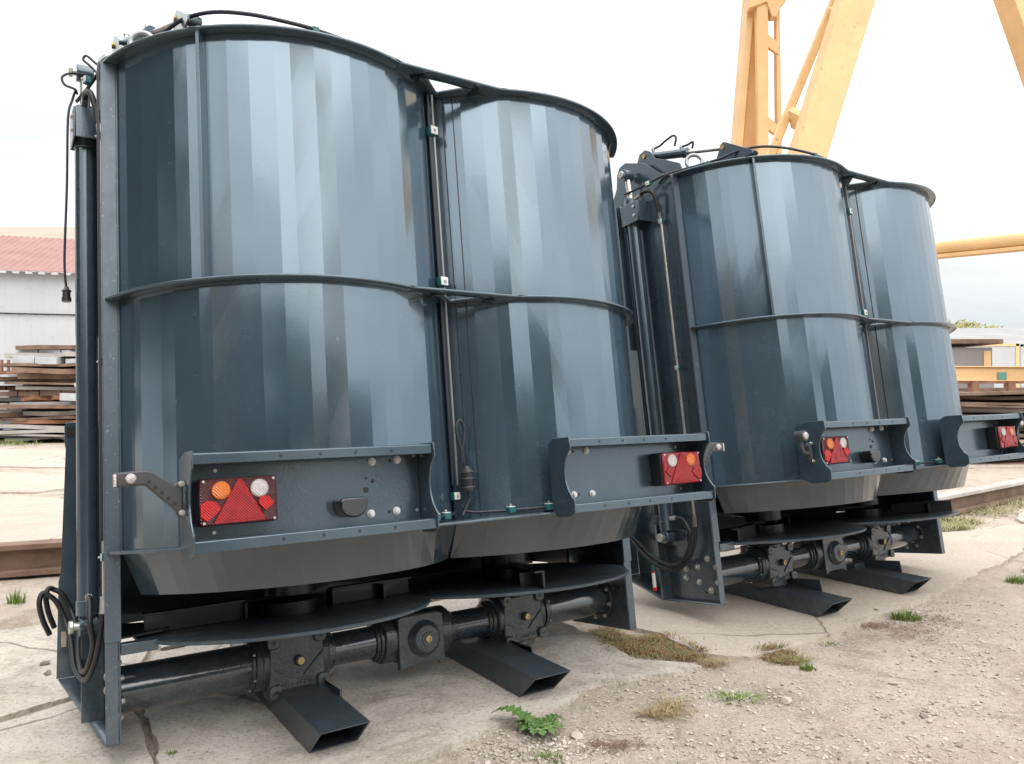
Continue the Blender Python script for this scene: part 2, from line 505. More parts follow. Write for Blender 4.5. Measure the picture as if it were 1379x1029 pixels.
def graded(lo, hi, c0, c1, step):
    core = np.arange(c0, c1, step)
    a = [c1]; s = step
    while a[-1] < hi: s *= 1.22; a.append(a[-1]+s)
    b = [c0-step]; s = step
    while b[-1] > lo: s *= 1.22; b.append(b[-1]-s)
    return np.concatenate([np.array(b[::-1]), core, np.array(a)])
gx = graded(-400, 400, -3.2, 5.2, 0.035); gy = graded(-300, 900, 2.0, 7.5, 0.035)
X, Y = np.meshgrid(gx, gy)
near = np.exp(-np.maximum(0, np.hypot(X-1, Y-4)-6)/6)
Z = -0.020 + near*(0.008*noise2(X, Y, 3, 5, 0.35)+0.0035*noise2(X, Y, 5, 3, 6.0))
Z = np.minimum(Z, -0.006)
me = bpy.data.meshes.new("ground")
nx, ny = len(gx), len(gy)
idx = np.arange(nx*ny).reshape(ny, nx)
fc = np.stack([idx[:-1, :-1], idx[:-1, 1:], idx[1:, 1:], idx[1:, :-1]], -1).reshape(-1, 4)
me.from_pydata(np.stack([X, Y, Z], -1).reshape(-1, 3).tolist(), [], fc.tolist())
me.polygons.foreach_set('use_smooth', [True]*len(me.polygons))
me.materials.append(DIRT)
g = bpy.data.objects.new("ground", me); COL.objects.link(g); tag(g, kind='structure')

def inpoly(px, py, poly):
    ins = False; j = len(poly)-1
    for i in range(len(poly)):
        xi, yi = poly[i]; xj, yj = poly[j]
        if (yi > py) != (yj > py) and px < (xj-xi)*(py-yi)/(yj-yi)+xi: ins = not ins
        j = i
    return ins
SLABS = []
def slab(name, poly, m, top=0.0, depth=0.07, rag=0.012, seed=1):
    # refine + roughen the outline
    rs = random.Random(seed)
    P = []
    n = len(poly)
    for i in range(n):
        a = Vector(poly[i]); b = Vector(poly[(i+1) % n]); L = (b-a).length
        k = max(1, min(260, int(L/0.03)))
        nn = Vector((-(b-a).y, (b-a).x)).normalized()
        for q in range(k):
            p = a.lerp(b, q/k)
            off = rag*(math.sin(q*0.9+i)*0.5+rs.uniform(-.35, .35)+1.2*math.sin(q*.23+i*2)) if L < 30 else 0
            P.append(p + nn*(off if q else 0))
    SLABS.append([tuple(p) for p in P])
    bm = bmesh.new()
    tv = [bm.verts.new((p.x, p.y, top)) for p in P]
    bv = [bm.verts.new((p.x+rs.uniform(-.006, .006), p.y+rs.uniform(-.006, .006), top-depth)) for p in P]
    f = bm.faces.new(tv)
    for i in range(len(P)):
        j = (i+1) % len(P)
        bm.faces.new((tv[i], bv[i], bv[j], tv[j]))
    bmesh.ops.triangulate(bm, faces=[f])
    bmesh.ops.recalc_face_normals(bm, faces=bm.faces)
    m2 = bpy.data.meshes.new(name); bm.to_mesh(m2); bm.free()
    m2.materials.append(m)
    o = bpy.data.objects.new(name, m2); COL.objects.link(o); tag(o, kind='structure')
    md = o.modifiers.new("bevel", 'BEVEL'); md.width = 0.006; md.segments = 2; md.limit_method = 'ANGLE'; md.angle_limit = R(50)
    return o
# yard slabs (world metres), read from the photograph's ground lines
slab("concrete_slab", [(-1.03, 2.35), (-0.55, 2.2), (-0.35, 2.46), (-0.22, 2.58), (-0.12, 2.67), (0.03, 2.82), (0.2, 2.95), (0.33, 3.14), (0.58, 3.24),
      (0.81, 3.34), (0.68, 3.4), (0.52, 3.46), (0.45, 3.62), (0.38, 3.80), (0.10, 4.25), (-0.1, 4.62), (-0.9, 4.05), (-1.6, 3.52), (-1.52, 3.15), (-1.33, 2.83)], CONC, seed=2)
slab("concrete_slab", [(-1.05, 2.35), (-1.345, 2.82), (-1.54, 3.14), (-1.66, 2.96), (-1.81, 2.76), (-2.6, 1.8), (-1.6, 0.9)], CONC, seed=3, rag=0.004)
slab("concrete_slab", [(-1.63, 3.49), (-1.57, 3.20), (-1.70, 2.99), (-1.85, 2.80), (-2.7, 1.8), (-4.6, 3.4), (-2.55, 3.80), (-2.30, 3.98), (-1.9, 4.25)], CONC, seed=4, rag=0.005)
slab("concrete_slab", [(0.50, 3.93), (0.69, 3.82), (0.80, 3.62), (0.89, 3.49), (1.05, 3.45), (1.26, 3.58), (1.5, 3.77), (1.76, 3.95), (2.08, 4.25), (2.45, 4.53), (3.0, 5.05), (3.6, 5.6),
      (4.2, 6.3), (4.6, 7.0), (3.3, 6.4), (1.9, 5.95), (0.4, 5.1), (0.0, 4.75), (0.16, 4.35)], CONC2, seed=5)
slab("concrete_slab", [(-1.6, 3.57), (-0.9, 4.11), (-0.14, 4.68), (0.35, 5.14), (1.85, 6.0), (3.2, 6.45), (2.9, 6.8), (0.5, 6.5), (-2.2, 5.0), (-2.3, 4.6), (-1.95, 4.2)], CONC, seed=6)
slab("concrete_slab", [(-3.6, 5.7), (-3.1, 5.95), (-4.3, 8.2), (-5.3, 8.8), (-7.2, 9.3), (-9, 8.5), (-6, 5.5)], CONC2, seed=7)
slab("concrete_slab", [(-2.95, 5.6), (-1.5, 6.3), (-2.0, 9.5), (-5.0, 10.3), (-5.0, 8.9), (-4.0, 8.0)], CONC2, seed=8)
slab("concrete_slab", [(-5.6, 9.2), (-5.2, 10.6), (-9.5, 12.4), (-13, 12.0), (-10, 9.2)], CONC2, seed=9)
slab("concrete_slab", [(-14, 13.2), (-1, 11.5), (0, 14.5), (-15, 17.2)], CONC2, seed=10, rag=0.03)
slab("concrete_slab", [(3.25, 5.0), (4.2, 5.7), (6.4, 8.1), (9.5, 10.8), (8.6, 11.2), (5.6, 8.5), (4.7, 7.3), (4.3, 6.3)], CONC, seed=11)
slab("concrete_slab", [(6, 12), (16, 14), (14, 24), (2, 22)], CONC2, seed=12, rag=0.03)

# ================================================================== SPREADER UNITS
A_, YC, RB, RO, GA = 0.677, 0.19, 0.643, 0.685, 1.196
WD = 2.30
ZT, ZM, ZS, ZC = 2.239, 1.402, 0.581, 0.442
T0 = math.asin(YC/RB)
TS = math.pi - math.acos((WD/2-A_)/RB)      # seam angle
def arc(r, t, mirror=False, cx=A_):
    x = cx - r*math.cos(t); y = YC - r*math.sin(t)
    return (WD-x, y) if mirror else (x, y)
NF = 20
def facets(seed):
    rs = random.Random(seed)
    ts = [T0 + (TS-T0)*k/NF for k in range(NF+1)]
    ts = [t + (rs.uniform(-.022, .022) if 0 < k < NF else 0) for k, t in enumerate(ts)]
    rr = [RB + (rs.uniform(-.0018, .0018) if 0 < k < NF else 0) for k in range(NF+1)]
    return list(zip(ts, rr))
def barrel(name, root, z0, z1, mirror, seed):
    fa = facets(seed); mb = MB(); vs = []; fs = []
    rs = random.Random(seed+50)
    rows = 5
    for (t, r) in fa:
        for k in range(rows+1):
            z = z0+(z1-z0)*k/rows
            x, y = arc(r + rs.uniform(-.0003, .0003), t, mirror)
            vs.append((x, y, z))
    w = rows+1
    # each facet its own strip so that folds stay crisp, gently bowed along its height
    V = []; F = []
    for i in range(NF):
        o = len(V)
        for k in range(rows+1): V.append(vs[i*w+k])
        for k in range(rows+1): V.append(vs[(i+1)*w+k])
        for k in range(rows): F.append((o+k, o+w+k, o+w+k+1, o+k+1))
    mb.add(V, F)
    ob = mb.build(name, PAINT, root, smooth=0)
    bm = bmesh.new(); bm.from_mesh(ob.data)
    bmesh.ops.remove_doubles(bm, verts=bm.verts, dist=1e-5)
    bmesh.ops.recalc_face_normals(bm, faces=bm.faces)
    # normals outward
    c = Vector((A_ if not mirror else WD-A_, YC, (z0+z1)/2))
    if sum((f.calc_center_median()-c).dot(f.normal) for f in bm.faces) < 0:
        bmesh.ops.reverse_faces(bm, faces=bm.faces)
    bm.to_mesh(ob.data); bm.free()
    md = ob.modifiers.new("thickness", 'SOLIDIFY'); md.thickness = 0.004; md.offset = -1
    return ob
def cone(name, root, mirror, seed):
    fa = facets(seed); mb = MB(); V = []; F = []
    r1 = 0.59
    for (t, r) in fa:
        x, y = arc(r-.003, t, mirror); V.append((x, y, ZS-.006))
        tsb = math.pi - math.acos((WD/2-.006-A_)/r1); tt = T0 + (t-T0)*(tsb-T0)/(TS-T0)
        x, y = arc(r1+(r-RB)*1.2, tt, mirror)
        if t == fa[0][0]: x, y = (0.118, 0.0) if not mirror else (WD-0.118, 0.0)
        V.append((x, y, ZC))
    for i in range(NF): F.append((2*i, 2*i+1, 2*i+3, 2*i+2))
    mb.add(V, F)
    ob = mb.build(name, CONE, root, smooth=0)
    md = ob.modifiers.new("thickness", 'SOLIDIFY'); md.thickness = 0.004; md.offset = 0
    return ob
def ring_flange(name, root, z, hole=True, thick=0.009, mtl=None):
    mb = MB(); tg = math.pi-GA
    yg = YC-RO*math.sin(tg)
    r0 = math.asin(YC/RO)
    def strips(mir):
        n = 44
        tin0, tin1 = T0, math.pi-math.acos((A_+RO*math.cos(GA)-A_)/RB)
        outer = []; inner = []
        tstart = r0
        for k in range(n+1):
            u = k/n
            to = tstart+(tg-tstart)*u
            if mir and to < 0.50: to = 0.50
            ti = tin0+(tin1-tin0)*u
            if mir and ti < 0.50: ti = 0.50
            outer.append(arc(RO, to, mir)); inner.append(arc(RB-.006, ti, mir))
        V = [(*p, z) for p in outer]+[(*p, z) for p in inner]
        m = n+1
        mb.add(V, [(k, k+1, m+k+1, m+k) for k in range(n)])
        # gusset web from x at tg to the centre
        xs = [A_+RO*math.cos(GA)+(WD/2-A_-RO*math.cos(GA))*k/14 for k in range(15)]
        h0, h1 = 1.070, WD/2
        for i in range(14):
            cols = []
            for x in (xs[i], xs[i+1]):
                dx = min(x-A_, RB*0.999)
                yi = YC-math.sqrt((RB-.006)**2-dx*dx)
                X_ = WD-x if mir else x
                if hole and x > h0:
                    u = (x-h0)/(h1-h0)
                    ya = -.392; yb = -.392+0.078*u
                    ya -= 0.004*u
                else:
                    ya = yb = (yg+yi)/2
                    if hole: ya = yb = -.392
                cols.append((X_, yg, ya, yb, yi))
            a, b = cols
            mb.add([(a[0], a[1], z), (b[0], b[1], z), (b[0], b[2], z), (a[0], a[2], z)], [(0, 1, 2, 3)])
            if yb is not None:
                mb.add([(a[0], a[3], z), (b[0], b[3], z), (b[0], b[4], z), (a[0], a[4], z)], [(0, 1, 2, 3)])
    strips(False); strips(True)
    ob = mb.build(name, mtl or FRAME, root, smooth=30)
    bm = bmesh.new(); bm.from_mesh(ob.data)
    bmesh.ops.remove_doubles(bm, verts=bm.verts, dist=2e-4)
    bmesh.ops.dissolve_degenerate(bm, dist=1e-5, edges=bm.edges)
    for f in bm.faces:
        if f.normal.z < 0: f.normal_flip()
    bm.to_mesh(ob.data); bm.free()
    md = ob.modifiers.new("thickness", 'SOLIDIFY'); md.thickness = thick; md.offset = 0
    md = ob.modifiers.new("bevel", 'BEVEL'); md.width = 0.0012; md.segments = 1; md.limit_method = 'ANGLE'; md.angle_limit = R(50)
    return ob

def tail_light(root, x0, mirror):
    # lamp box; front face at y=-.565; amber on the outer side
    w, h = 0.213, 0.130; z0 = 0.647; yb, yf = -.500, -.560
    x1 = x0+w
    t = MB().box((x0, yf, z0), (x1, yb, z0+h)).build("tail_light", PLASTIC, root, bevel=0.008)
    def X(u): return x0+u*w if not mirror else x1-u*w     # u from the outer side
    mb = MB().box((x0+.001, yf-.012, z0+.001), (x1-.001, yf-.0005, z0+h-.001))
    mb.build("lens_base", REDL if mirror else DRED, t, bevel=0.006)
    y1, y2 = yf-.0115, yf-.0165
    def Zf(v): return z0+v*h
    def pr(nm, pts, m_, yy=y2):
        MB().prism([(X(u), Zf(v)) for u, v in pts], 1, y1, yy).build(nm, m_, t, bevel=0.001, segs=1)
    pr("triangle_reflector", [(0.17, 0.045), (0.84, 0.05), (0.54, 0.95), (0.48, 0.95)], REDT)
    pr("triangle_ridge", [(0.30, 0.10), (0.71, 0.11), (0.51, 0.33)], REDT, y2-.0012)
    pr("brake_lens", [(0.015, 0.20), (0.09, 0.10), (0.19, 0.22), (0.27, 0.36), (0.20, 0.50), (0.10, 0.54), (0.015, 0.46)], REDT if mirror else REDB)
    pr("tail_lens", [(0.74, 0.42), (0.83, 0.24), (0.95, 0.40), (0.87, 0.56), (0.76, 0.56)], REDT if mirror else REDB)
    for nm, u, v, m_, r_ in (("indicator_lens", 0.27, 0.735, AMBER, 0.0250), ("reversing_lens", 0.76, 0.735, CLEAR, 0.0250)):
        MB().lathe((X(u), y1+.001, Zf(v)), (0, -1, 0), [(0, r_), (.005, r_), (.0075, r_*.9), (.0085, r_*.5), (.009, 0)], 36).build(nm, m_, t, smooth=60)
    sc = MB()
    for u, v in ((.055, .07), (.945, .07), (.055, .93), (.945, .93)):
        sc.new(); sc.cyl((X(u), y1, Zf(v)), (X(u), y1-.004, Zf(v)), .0038, n=12)
    sc.build_each("lens_screw", ZINC, t)
    return t

def bumper(root, x0, x1, mirror, unit):
    """C-shaped lamp carrier; the lamp is near its outer end"""
    yb, yf = -.498, -.600
    b = MB()
    b.box((x0+.004, yb, .600), (x1-.004, yb+.004, .835))        # back plate
    bp = b.build("lamp_carrier", FRAME, root, bevel=0.0012, segs=1)
    # upper and lower folded channels
    for nm, za, zb, lip in (("upper_channel", .815, .845, 1), ("lower_channel", .580, .612, -1)):
        m = MB()
        if lip == 1:
            m.prism([(yb-.002, zb), (yf, zb), (yf-.004, zb-.003), (yf-.004, za), (yf, za), (yf, zb-.006), (yb-.002, zb-.006)], 0, x0+.004, x1-.004)
        else:
            m.prism([(yb-.002, zb), (yf, zb), (yf-.004, zb-.003), (yf-.004, za), (yf, za), (yf, zb-.006), (yb-.002, zb-.006)], 0, x0+.004, x1-.004)
        m.build(nm, FRAME, bp, bevel=0.0015, segs=2)
    # holes along the front lips shown as dark recessed plugs
    hm = MB()
    L = x1-x0
    for u in (.33, .49, .64, .80):
        xx = x0+u*L if not mirror else x1-u*L
        for zz in (.829, .596):
            hm.new(); hm.cyl((xx, yf-.0045, zz), (xx, yf-.0052, zz), .0045, n=14)
    hm.build_each("bolt_hole", DARKIN, bp)
    # end plates with concave front edge
    def endp(xa, xb, deep, nm):
        poly = [(deep, .835), (yb-.02, .853), (yf-.012, .850), (yf-.014, .805)]
        for k in range(9):
            u = k/8
            poly.append((yf+.000+.030*math.sin(math.pi*u)**.8, .795-.155*u))
        poly += [(yf-.014, .628), (yf-.012, .583), (yf+.012, .568), (yb-.01, .568), (deep, .590)]
        m = MB().prism(poly, 0, xa, xb)
        return m.build(nm, FRAME, bp, bevel=0.0012, segs=1)
    dl, dr = (-.455, -.485) if not mirror else (-.485, -.455)
    endp(x0-.002, x0+.0035, dl, "end_plate"); endp(x1-.0035, x1+.002, dr, "end_plate")
    hm = MB()
    inner_x = x1+.0023 if not mirror else x0-.0023
    sgn = 1 if not mirror else -1
    for xx in ((x1-.0038, x1-.0044), (x0-.0022, x0-.0028)):
        hm.new(); hm.cyl((xx[0], -.515, .708), (xx[1], -.515, .708), .010, n=18)
        hm.new(); hm.cyl((xx[0], -.515, .745), (xx[1], -.515, .745), .004, n=12)
        hm.new(); hm.cyl((xx[0], -.515, .671), (xx[1], -.515, .671), .004, n=12)
    hm.build_each("cable_hole", GREYPL, bp)
    # mounting bolts
    bm_ = MB()
    pts = [(.712, .803), (.800, .805), (.700, .641), (.788, .643)]
    for x, z in pts:
        xx = x if not mirror else WD-x
        bm_.hexb((xx, yb-.001, z), (0, -1, 0), .0095, .008)
    bm_.build_each("mounting_bolt", WHITECAP, bp)
    sb = MB(); dh = MB()
    for x, z in ((.235, .800), (.228, .628), (.86, .815), (.86, .64)):
        xx = x if not mirror else WD-x
        sb.new(); sb.cyl((xx, yb-.001, z), (xx, yb-.004, z), .005, n=12)
    sb.build_each("small_screw", ZINC, bp)
    for x, z, r in ((.775, .803, .005), (.764, .642, .005)) + (() if mirror else ((.690, .752, .004), (.712, .742, .006), (.688, .716, .009), (.686, .688, .0045))):
        xx = x if not mirror else WD-x
        dh.new(); dh.cyl((xx, yb-.0008, z), (xx, yb-.0018, z), r, n=16)
    dh.build_each("plate_hole", RUBBER, bp)
    if not mirror:
        # half-round number plate lamp on the lower channel
        nl = MB(); xc, zc = .622, .672; pl = []
        for k in range(13):
            a = math.pi*k/12
            pl.append((xc-.044*math.cos(a), zc+.010-.046*math.sin(a)**.75))
        nl.prism(pl + [(xc+.044, zc+.016), (xc+.036, zc+.024), (xc-.036, zc+.024), (xc-.044, zc+.016)], 1, yb-.001, yb-.062)
        o = nl.build("number_plate_lamp", LAMPB, bp, bevel=0.012, segs=4)
    xl = x0+.024 if not mirror else x1-.024-.213
    tail_light(root, xl, mirror)
    # side marker lamp on its arm
    X = (lambda x: x) if not mirror else (lambda x: WD-x)
    if unit == 1:
        poly = [(-.020, .806), (.050, .810), (.068, .806), (.120, .768), (.128, .775), (.143, .775), (.143, .680), (.128, .680), (.122, .698), (.048, .770), (-.020, .768)]
        arm = MB().prism([(X(x), z) for x, z in poly], 1, -.535, -.512).build("marker_lamp", GREYPL, root, bevel=0.005)
        rb = MB()
        for k in range(5):
            x = .058+k*.0155; z = .778-k*.0155
            rb.new(); rb.cyl((X(x), -.5352, z), (X(x), -.5362, z), .0052, n=14)
        rb.build_each("arm_recess", RUBBER, arm)
        MB().lathe((X(.014), -.534, .789), (0, -1, 0), [(0, .0135), (.004, .0135), (.009, .010), (.011, .004), (.0115, 0)], 24).build("marker_lens", CLEAR, arm, smooth=60)
        MB().box((min(X(-.026), X(-.019)), -.534, .770), (max(X(-.026), X(-.019)), -.513, .804)).build("end_lens", CLEAR, arm, bevel=0.002)
        s = MB(); s.hexb((X(.138), -.536, .768), (0, -1, 0), .006, .006); s.hexb((X(.138), -.536, .690), (0, -1, 0), .006, .006)
        s.build_each("arm_screw", ZINC, arm)
    else:
        arm = MB()
        arm.tube([(X(.138), -.525, .712), (X(.10), -.53, .708), (X(.074), -.535, .722), (X(.066), -.535, .752), (X(.066), -.535, .772)], .0105, 12)
        arm.cyl((X(.066), -.515, .787), (X(.066), -.565, .787), .024, n=28)
        arm.prism([(X(.118), .742), (X(.143), .760), (X(.143), .662), (X(.118), .690)], 1, -.54, -.515)
        o = arm.build("marker_lamp", GREYPL, root, bevel=0.003)
        MB().lathe((X(.066), -.565, .787), (0, -1, 0), [(0, .017), (.004, .017), (.009, .011), (.011, 0)], 24).build("marker_lens", CLEAR, o, smooth=60)
        MB().lathe((X(.066), -.515, .787), (0, 1, 0), [(0, .017), (.004, .017), (.009, .011), (.011, 0)], 24).build("rear_marker_lens", mat("grey_lens", (.3, .3, .3), .2, coat=1), o, smooth=60)
        s = MB(); s.hexb((X(.132), -.541, .752), (0, -1, 0), .006, .006); s.hexb((X(.132), -.541, .670), (0, -1, 0), .006, .006)
        s.build_each("arm_screw", ZINC, o)
    return bp

def text_mesh(txt, size, ext):
    cu = bpy.data.curves.new("casting_mark", 'FONT')
    cu.body = txt; cu.size = size; cu.extrude = ext; cu.align_x = 'CENTER'; cu.resolution_u = 3
    o = bpy.data.objects.new("casting_mark", cu); COL.objects.link(o)
    dg = bpy.context.evaluated_depsgraph_get()
    me = bpy.data.meshes.new_from_object(o.evaluated_get(dg))
    bpy.data.objects.remove(o)
    return me

def gearbox(root, cx):
    b = MB()
    z0, z1 = .020, .216
    hw = .104
    b.prism([(cx-hw, z0+.02), (cx-hw+.02, z0), (cx+hw-.03, z0+.005), (cx+hw, z0+.02), (cx+hw-.008, z1), (cx-hw+.004, z1)], 1, .100, .150)
    ob = b.build("gearbox", CAST, root, bevel=0.006)
    h = MB()
    h.cyl((cx-.125, .2, .125), (cx+.125, .2, .125), .098, n=40)
    h.box((cx-.09, .14, .03), (cx+.09, .30, .225))
    h.lathe((cx, .2, -.035), (0, 0, 1), [(0, .05), (.012, .075), (.04, .098), (.09, .10), (.26, .10), (.30, .07)], 36)
    h.build("gear_housing", CAST, ob, bevel=0.008)
    e = MB()
    for x, z in ((cx-.085, z0+.012), (cx+.090, z0+.026), (cx-.088, z1-.014), (cx+.085, z1-.012)):
        s = .023
        e.new(); e.prism([(x-s, z-s*.55), (x-s*.55, z-s), (x+s*.55, z-s), (x+s, z-s*.55), (x+s, z+s*.55), (x+s*.55, z+s), (x-s*.55, z+s), (x-s, z+s*.55)], 1, .086, .1005)
    e.build_each("mounting_lug", CAST, ob, bevel=0.004)
    hh = MB()
    for x, z in ((cx-.085, z0+.012), (cx+.090, z0+.026), (cx-.088, z1-.014), (cx+.085, z1-.012)):
        hh.new(); hh.cyl((x, .0858, z), (x, .0850, z), .0065, n=16)
    hh.build_each("lug_hole", RUBBER, ob)
    rb = MB()
    rb.new(); rb.beam((cx+.095, .0995, .145), (cx+.02, .0995, .075), .006, .010, up=(0, 1, 0))
    rb.new(); rb.beam((cx-.085, .0995, .105), (cx-.045, .0995, .088), .006, .008, up=(0, 1, 0))
    rb.new(); rb.cyl((cx+.004, .101, .127), (cx+.004, .080, .127), .019, .017, n=24)
    rb.build_each("casting_boss", CAST, ob, bevel=0.002)
    MB().lathe((cx+.004, .080, .127), (0, -1, 0), [(0, .012), (.006, .012), (.006, .0075), (.003, .007), (.003, 0)], 24).build("drain_plug", BRASS, ob)
    me = text_mesh("Comer", .036, .0018)
    me.materials.append(CAST)
    t = bpy.data.objects.new("casting_mark", me); COL.objects.link(t); t.parent = ob
    t.rotation_euler = (math.pi/2, -0.07, 0); t.location = (cx+.002, .0990, .038)
    return ob

def centre_box(root):
    x0, x1, z0, z1 = 1.052, 1.252, .008, .212
    b = MB()
    b.prism([(x0, z0), (x0+.022, z0), (x0+.03, z0+.012), (x1-.03, z0+.012), (x1-.022, z0), (x1, z0), (x1, z1-.01), (x1-.018, z1), (x0+.018, z1), (x0, z1-.006)], 1, .100, .125)
    ob = b.build("centre_gearbox", CAST, root, bevel=0.003)
    h = MB(); h.box((x0+.012, .125, z0+.02), (x1-.012, .30, z1-.004)); h.cyl((x0-.05, .2, .125), (x1+.05, .2, .125), .094, n=40)
    h.build("gear_housing", CAST, ob, bevel=0.006)
    xc, zc = 1.163, .118
    MB().lathe((xc, .1005, zc), (0, -1, 0), [(0, .070), (.006, .070), (.010, .066), (.018, .060), (.026, .056), (.030, .050), (.031, .026), (.034, .024), (.034, 0)], 48).build("bearing_cover", CAST, ob, smooth=30)
    MB().lathe((xc+.002, .0665, zc), (0, -1, 0), [(0, .013), (.006, .013), (.006, .008), (.003, .007), (.003, 0)], 24).build("drain_plug", BRASS, ob)
    return ob

def disc(root, cx, ph, seed):
    z = .285
    pf = [(0, .08), (0, .522), (.003, .530), (.009, .531), (.013, .527), (.013, .50), (.013, .10), (.013, 0)]
    ob = MB().lathe((cx, .188, z-.008), (0, 0, 1), pf, 120).build("spreading_disc", DISC, root, smooth=40)
    hb = MB(); hb.new(); hb.cyl((cx, .188, z-.075), (cx, .188, z-.009), .085, n=32); hb.new(); hb.cyl((cx, .188, z+.006), (cx, .188, z+.05), .11, n=32)
    hb.build_each("disc_hub", DARKIN, ob)
    for k in range(2):
        a = ph + math.pi*k
        M = Matrix.Translation((cx, .188, z+.0055)) @ Matrix.Rotation(a, 4, 'Z')
        v = MB(); v.box((.16, -.005, 0), (.50, .005, .065), M); v.box((.16, -.035, .060), (.50, .006, .068), M)
        v.box((.16, -.03, 0), (.17, .03, .06), M); v.box((.36, -.06, 0), (.372, .0, .055), M)
        v.build("throwing_vane", DARKIN, ob, bevel=0.002)
    return ob

def auger(root, cx, hand):
    mb = MB(); mb.cyl((cx, .19, .36), (cx, .19, 2.1), .10, n=28)
    ob = mb.build("auger_shaft", DARKIN, root)
    V = []; F = []; n = 150
    for k in range(n+1):
        a = hand*(k/n*2*math.pi*3.2)+1.0; z = .36+k/n*1.65
        V.append((cx+.10*math.cos(a), .19+.10*math.sin(a), z+.01)); r = .50+.02*math.sin(k*1.7)
        V.append((cx+r*math.cos(a), .19+r*math.sin(a), z))
    for k in range(n): F.append((2*k, 2*k+1, 2*k+3, 2*k+2))
    MB().add(V, F).build("auger_flight", DARKIN, ob, solid=0.006)
    return ob

def skid(root, cx, gfun, unit):
    # rectangular tube, bottom resting on the ground
    w, t = .170, .006
    yf, yr = (-.205 if unit == 1 else -.150), .74
    def zg(y): return gfun(cx, y)+.0015
    h = .100 if unit == 1 else .090
    def pt(x, y, up): # up 0 bottom, 1 top, front end slanted
        return (x, y, zg(y)+h*up)
    cut = -.118 if unit == 1 else -.100
    V = []; F = []
    def sect(x0, x1, u0, u1, yfr):
        pass
    def loop(inset, end):
        pts = []
        x0, x1 = cx-w/2+inset, cx+w/2-inset
        for x, u in ((x0, 0), (x1, 0), (x1, 1), (x0, 1)):
            uu = inset/h if u == 0 else 1-inset/h
            y = (yf+cut*uu) if end == 0 else yr
            pts.append(pt(x, y, uu))
        return pts
    o0, i0, o1, i1 = loop(0, 0), loop(t, 0), loop(0, 1), loop(t, 1)
    V = o0+i0+o1+i1
    for k in range(4):
        j = (k+1) % 4
        F += [(k, j, 8+j, 8+k), (4+k, 12+k, 12+j, 4+j), (k, 4+k, 4+j, j), (8+k, 8+j, 12+j, 12+k)]
    ob = MB().add(V, F).build("skid", SKIDP, root, bevel=0.004)
    wx = cx+.092
    zt_ = zg(-.07)+h
    MB().prism([(-.075, zg(-.075)+h-.002), (-.070, .030), (.24, .030), (.24, zg(.24)+h-.002)], 0, wx-.012, wx-.006).build("skid_bracket", SKIDP, root, bevel=0.001, segs=1)
    MB().box((cx-.05, .14, zg(.14)+h-.004), (cx+.05, .26, .02)).build("skid_mount", SKIDP, root, bevel=0.003)
    return ob

def clamp(root, c, d, s=1.0, white=True):
    c = Vector(c); d = Vector(d)
    M = Matrix.Translation(c) @ d.to_track_quat('Y', 'Z').to_matrix().to_4x4()
    o = MB().box((-.016*s, -.012*s, -.016*s), (.016*s, .012*s, .016*s), M).build("pipe_clamp", GREENC, root, bevel=0.003*s)
    MB().box((-.0145*s, .0122*s, -.0145*s), (.0145*s, .016*s, .0145*s), M).build("clamp_plate", WHITECAP if white else ZINC, o, bevel=0.002*s)
    b = MB(); b.hexb(M @ Vector((0, .016*s, 0)), d, .0055*s, .005*s, False); b.build("clamp_bolt", ZINC, o)
    return o

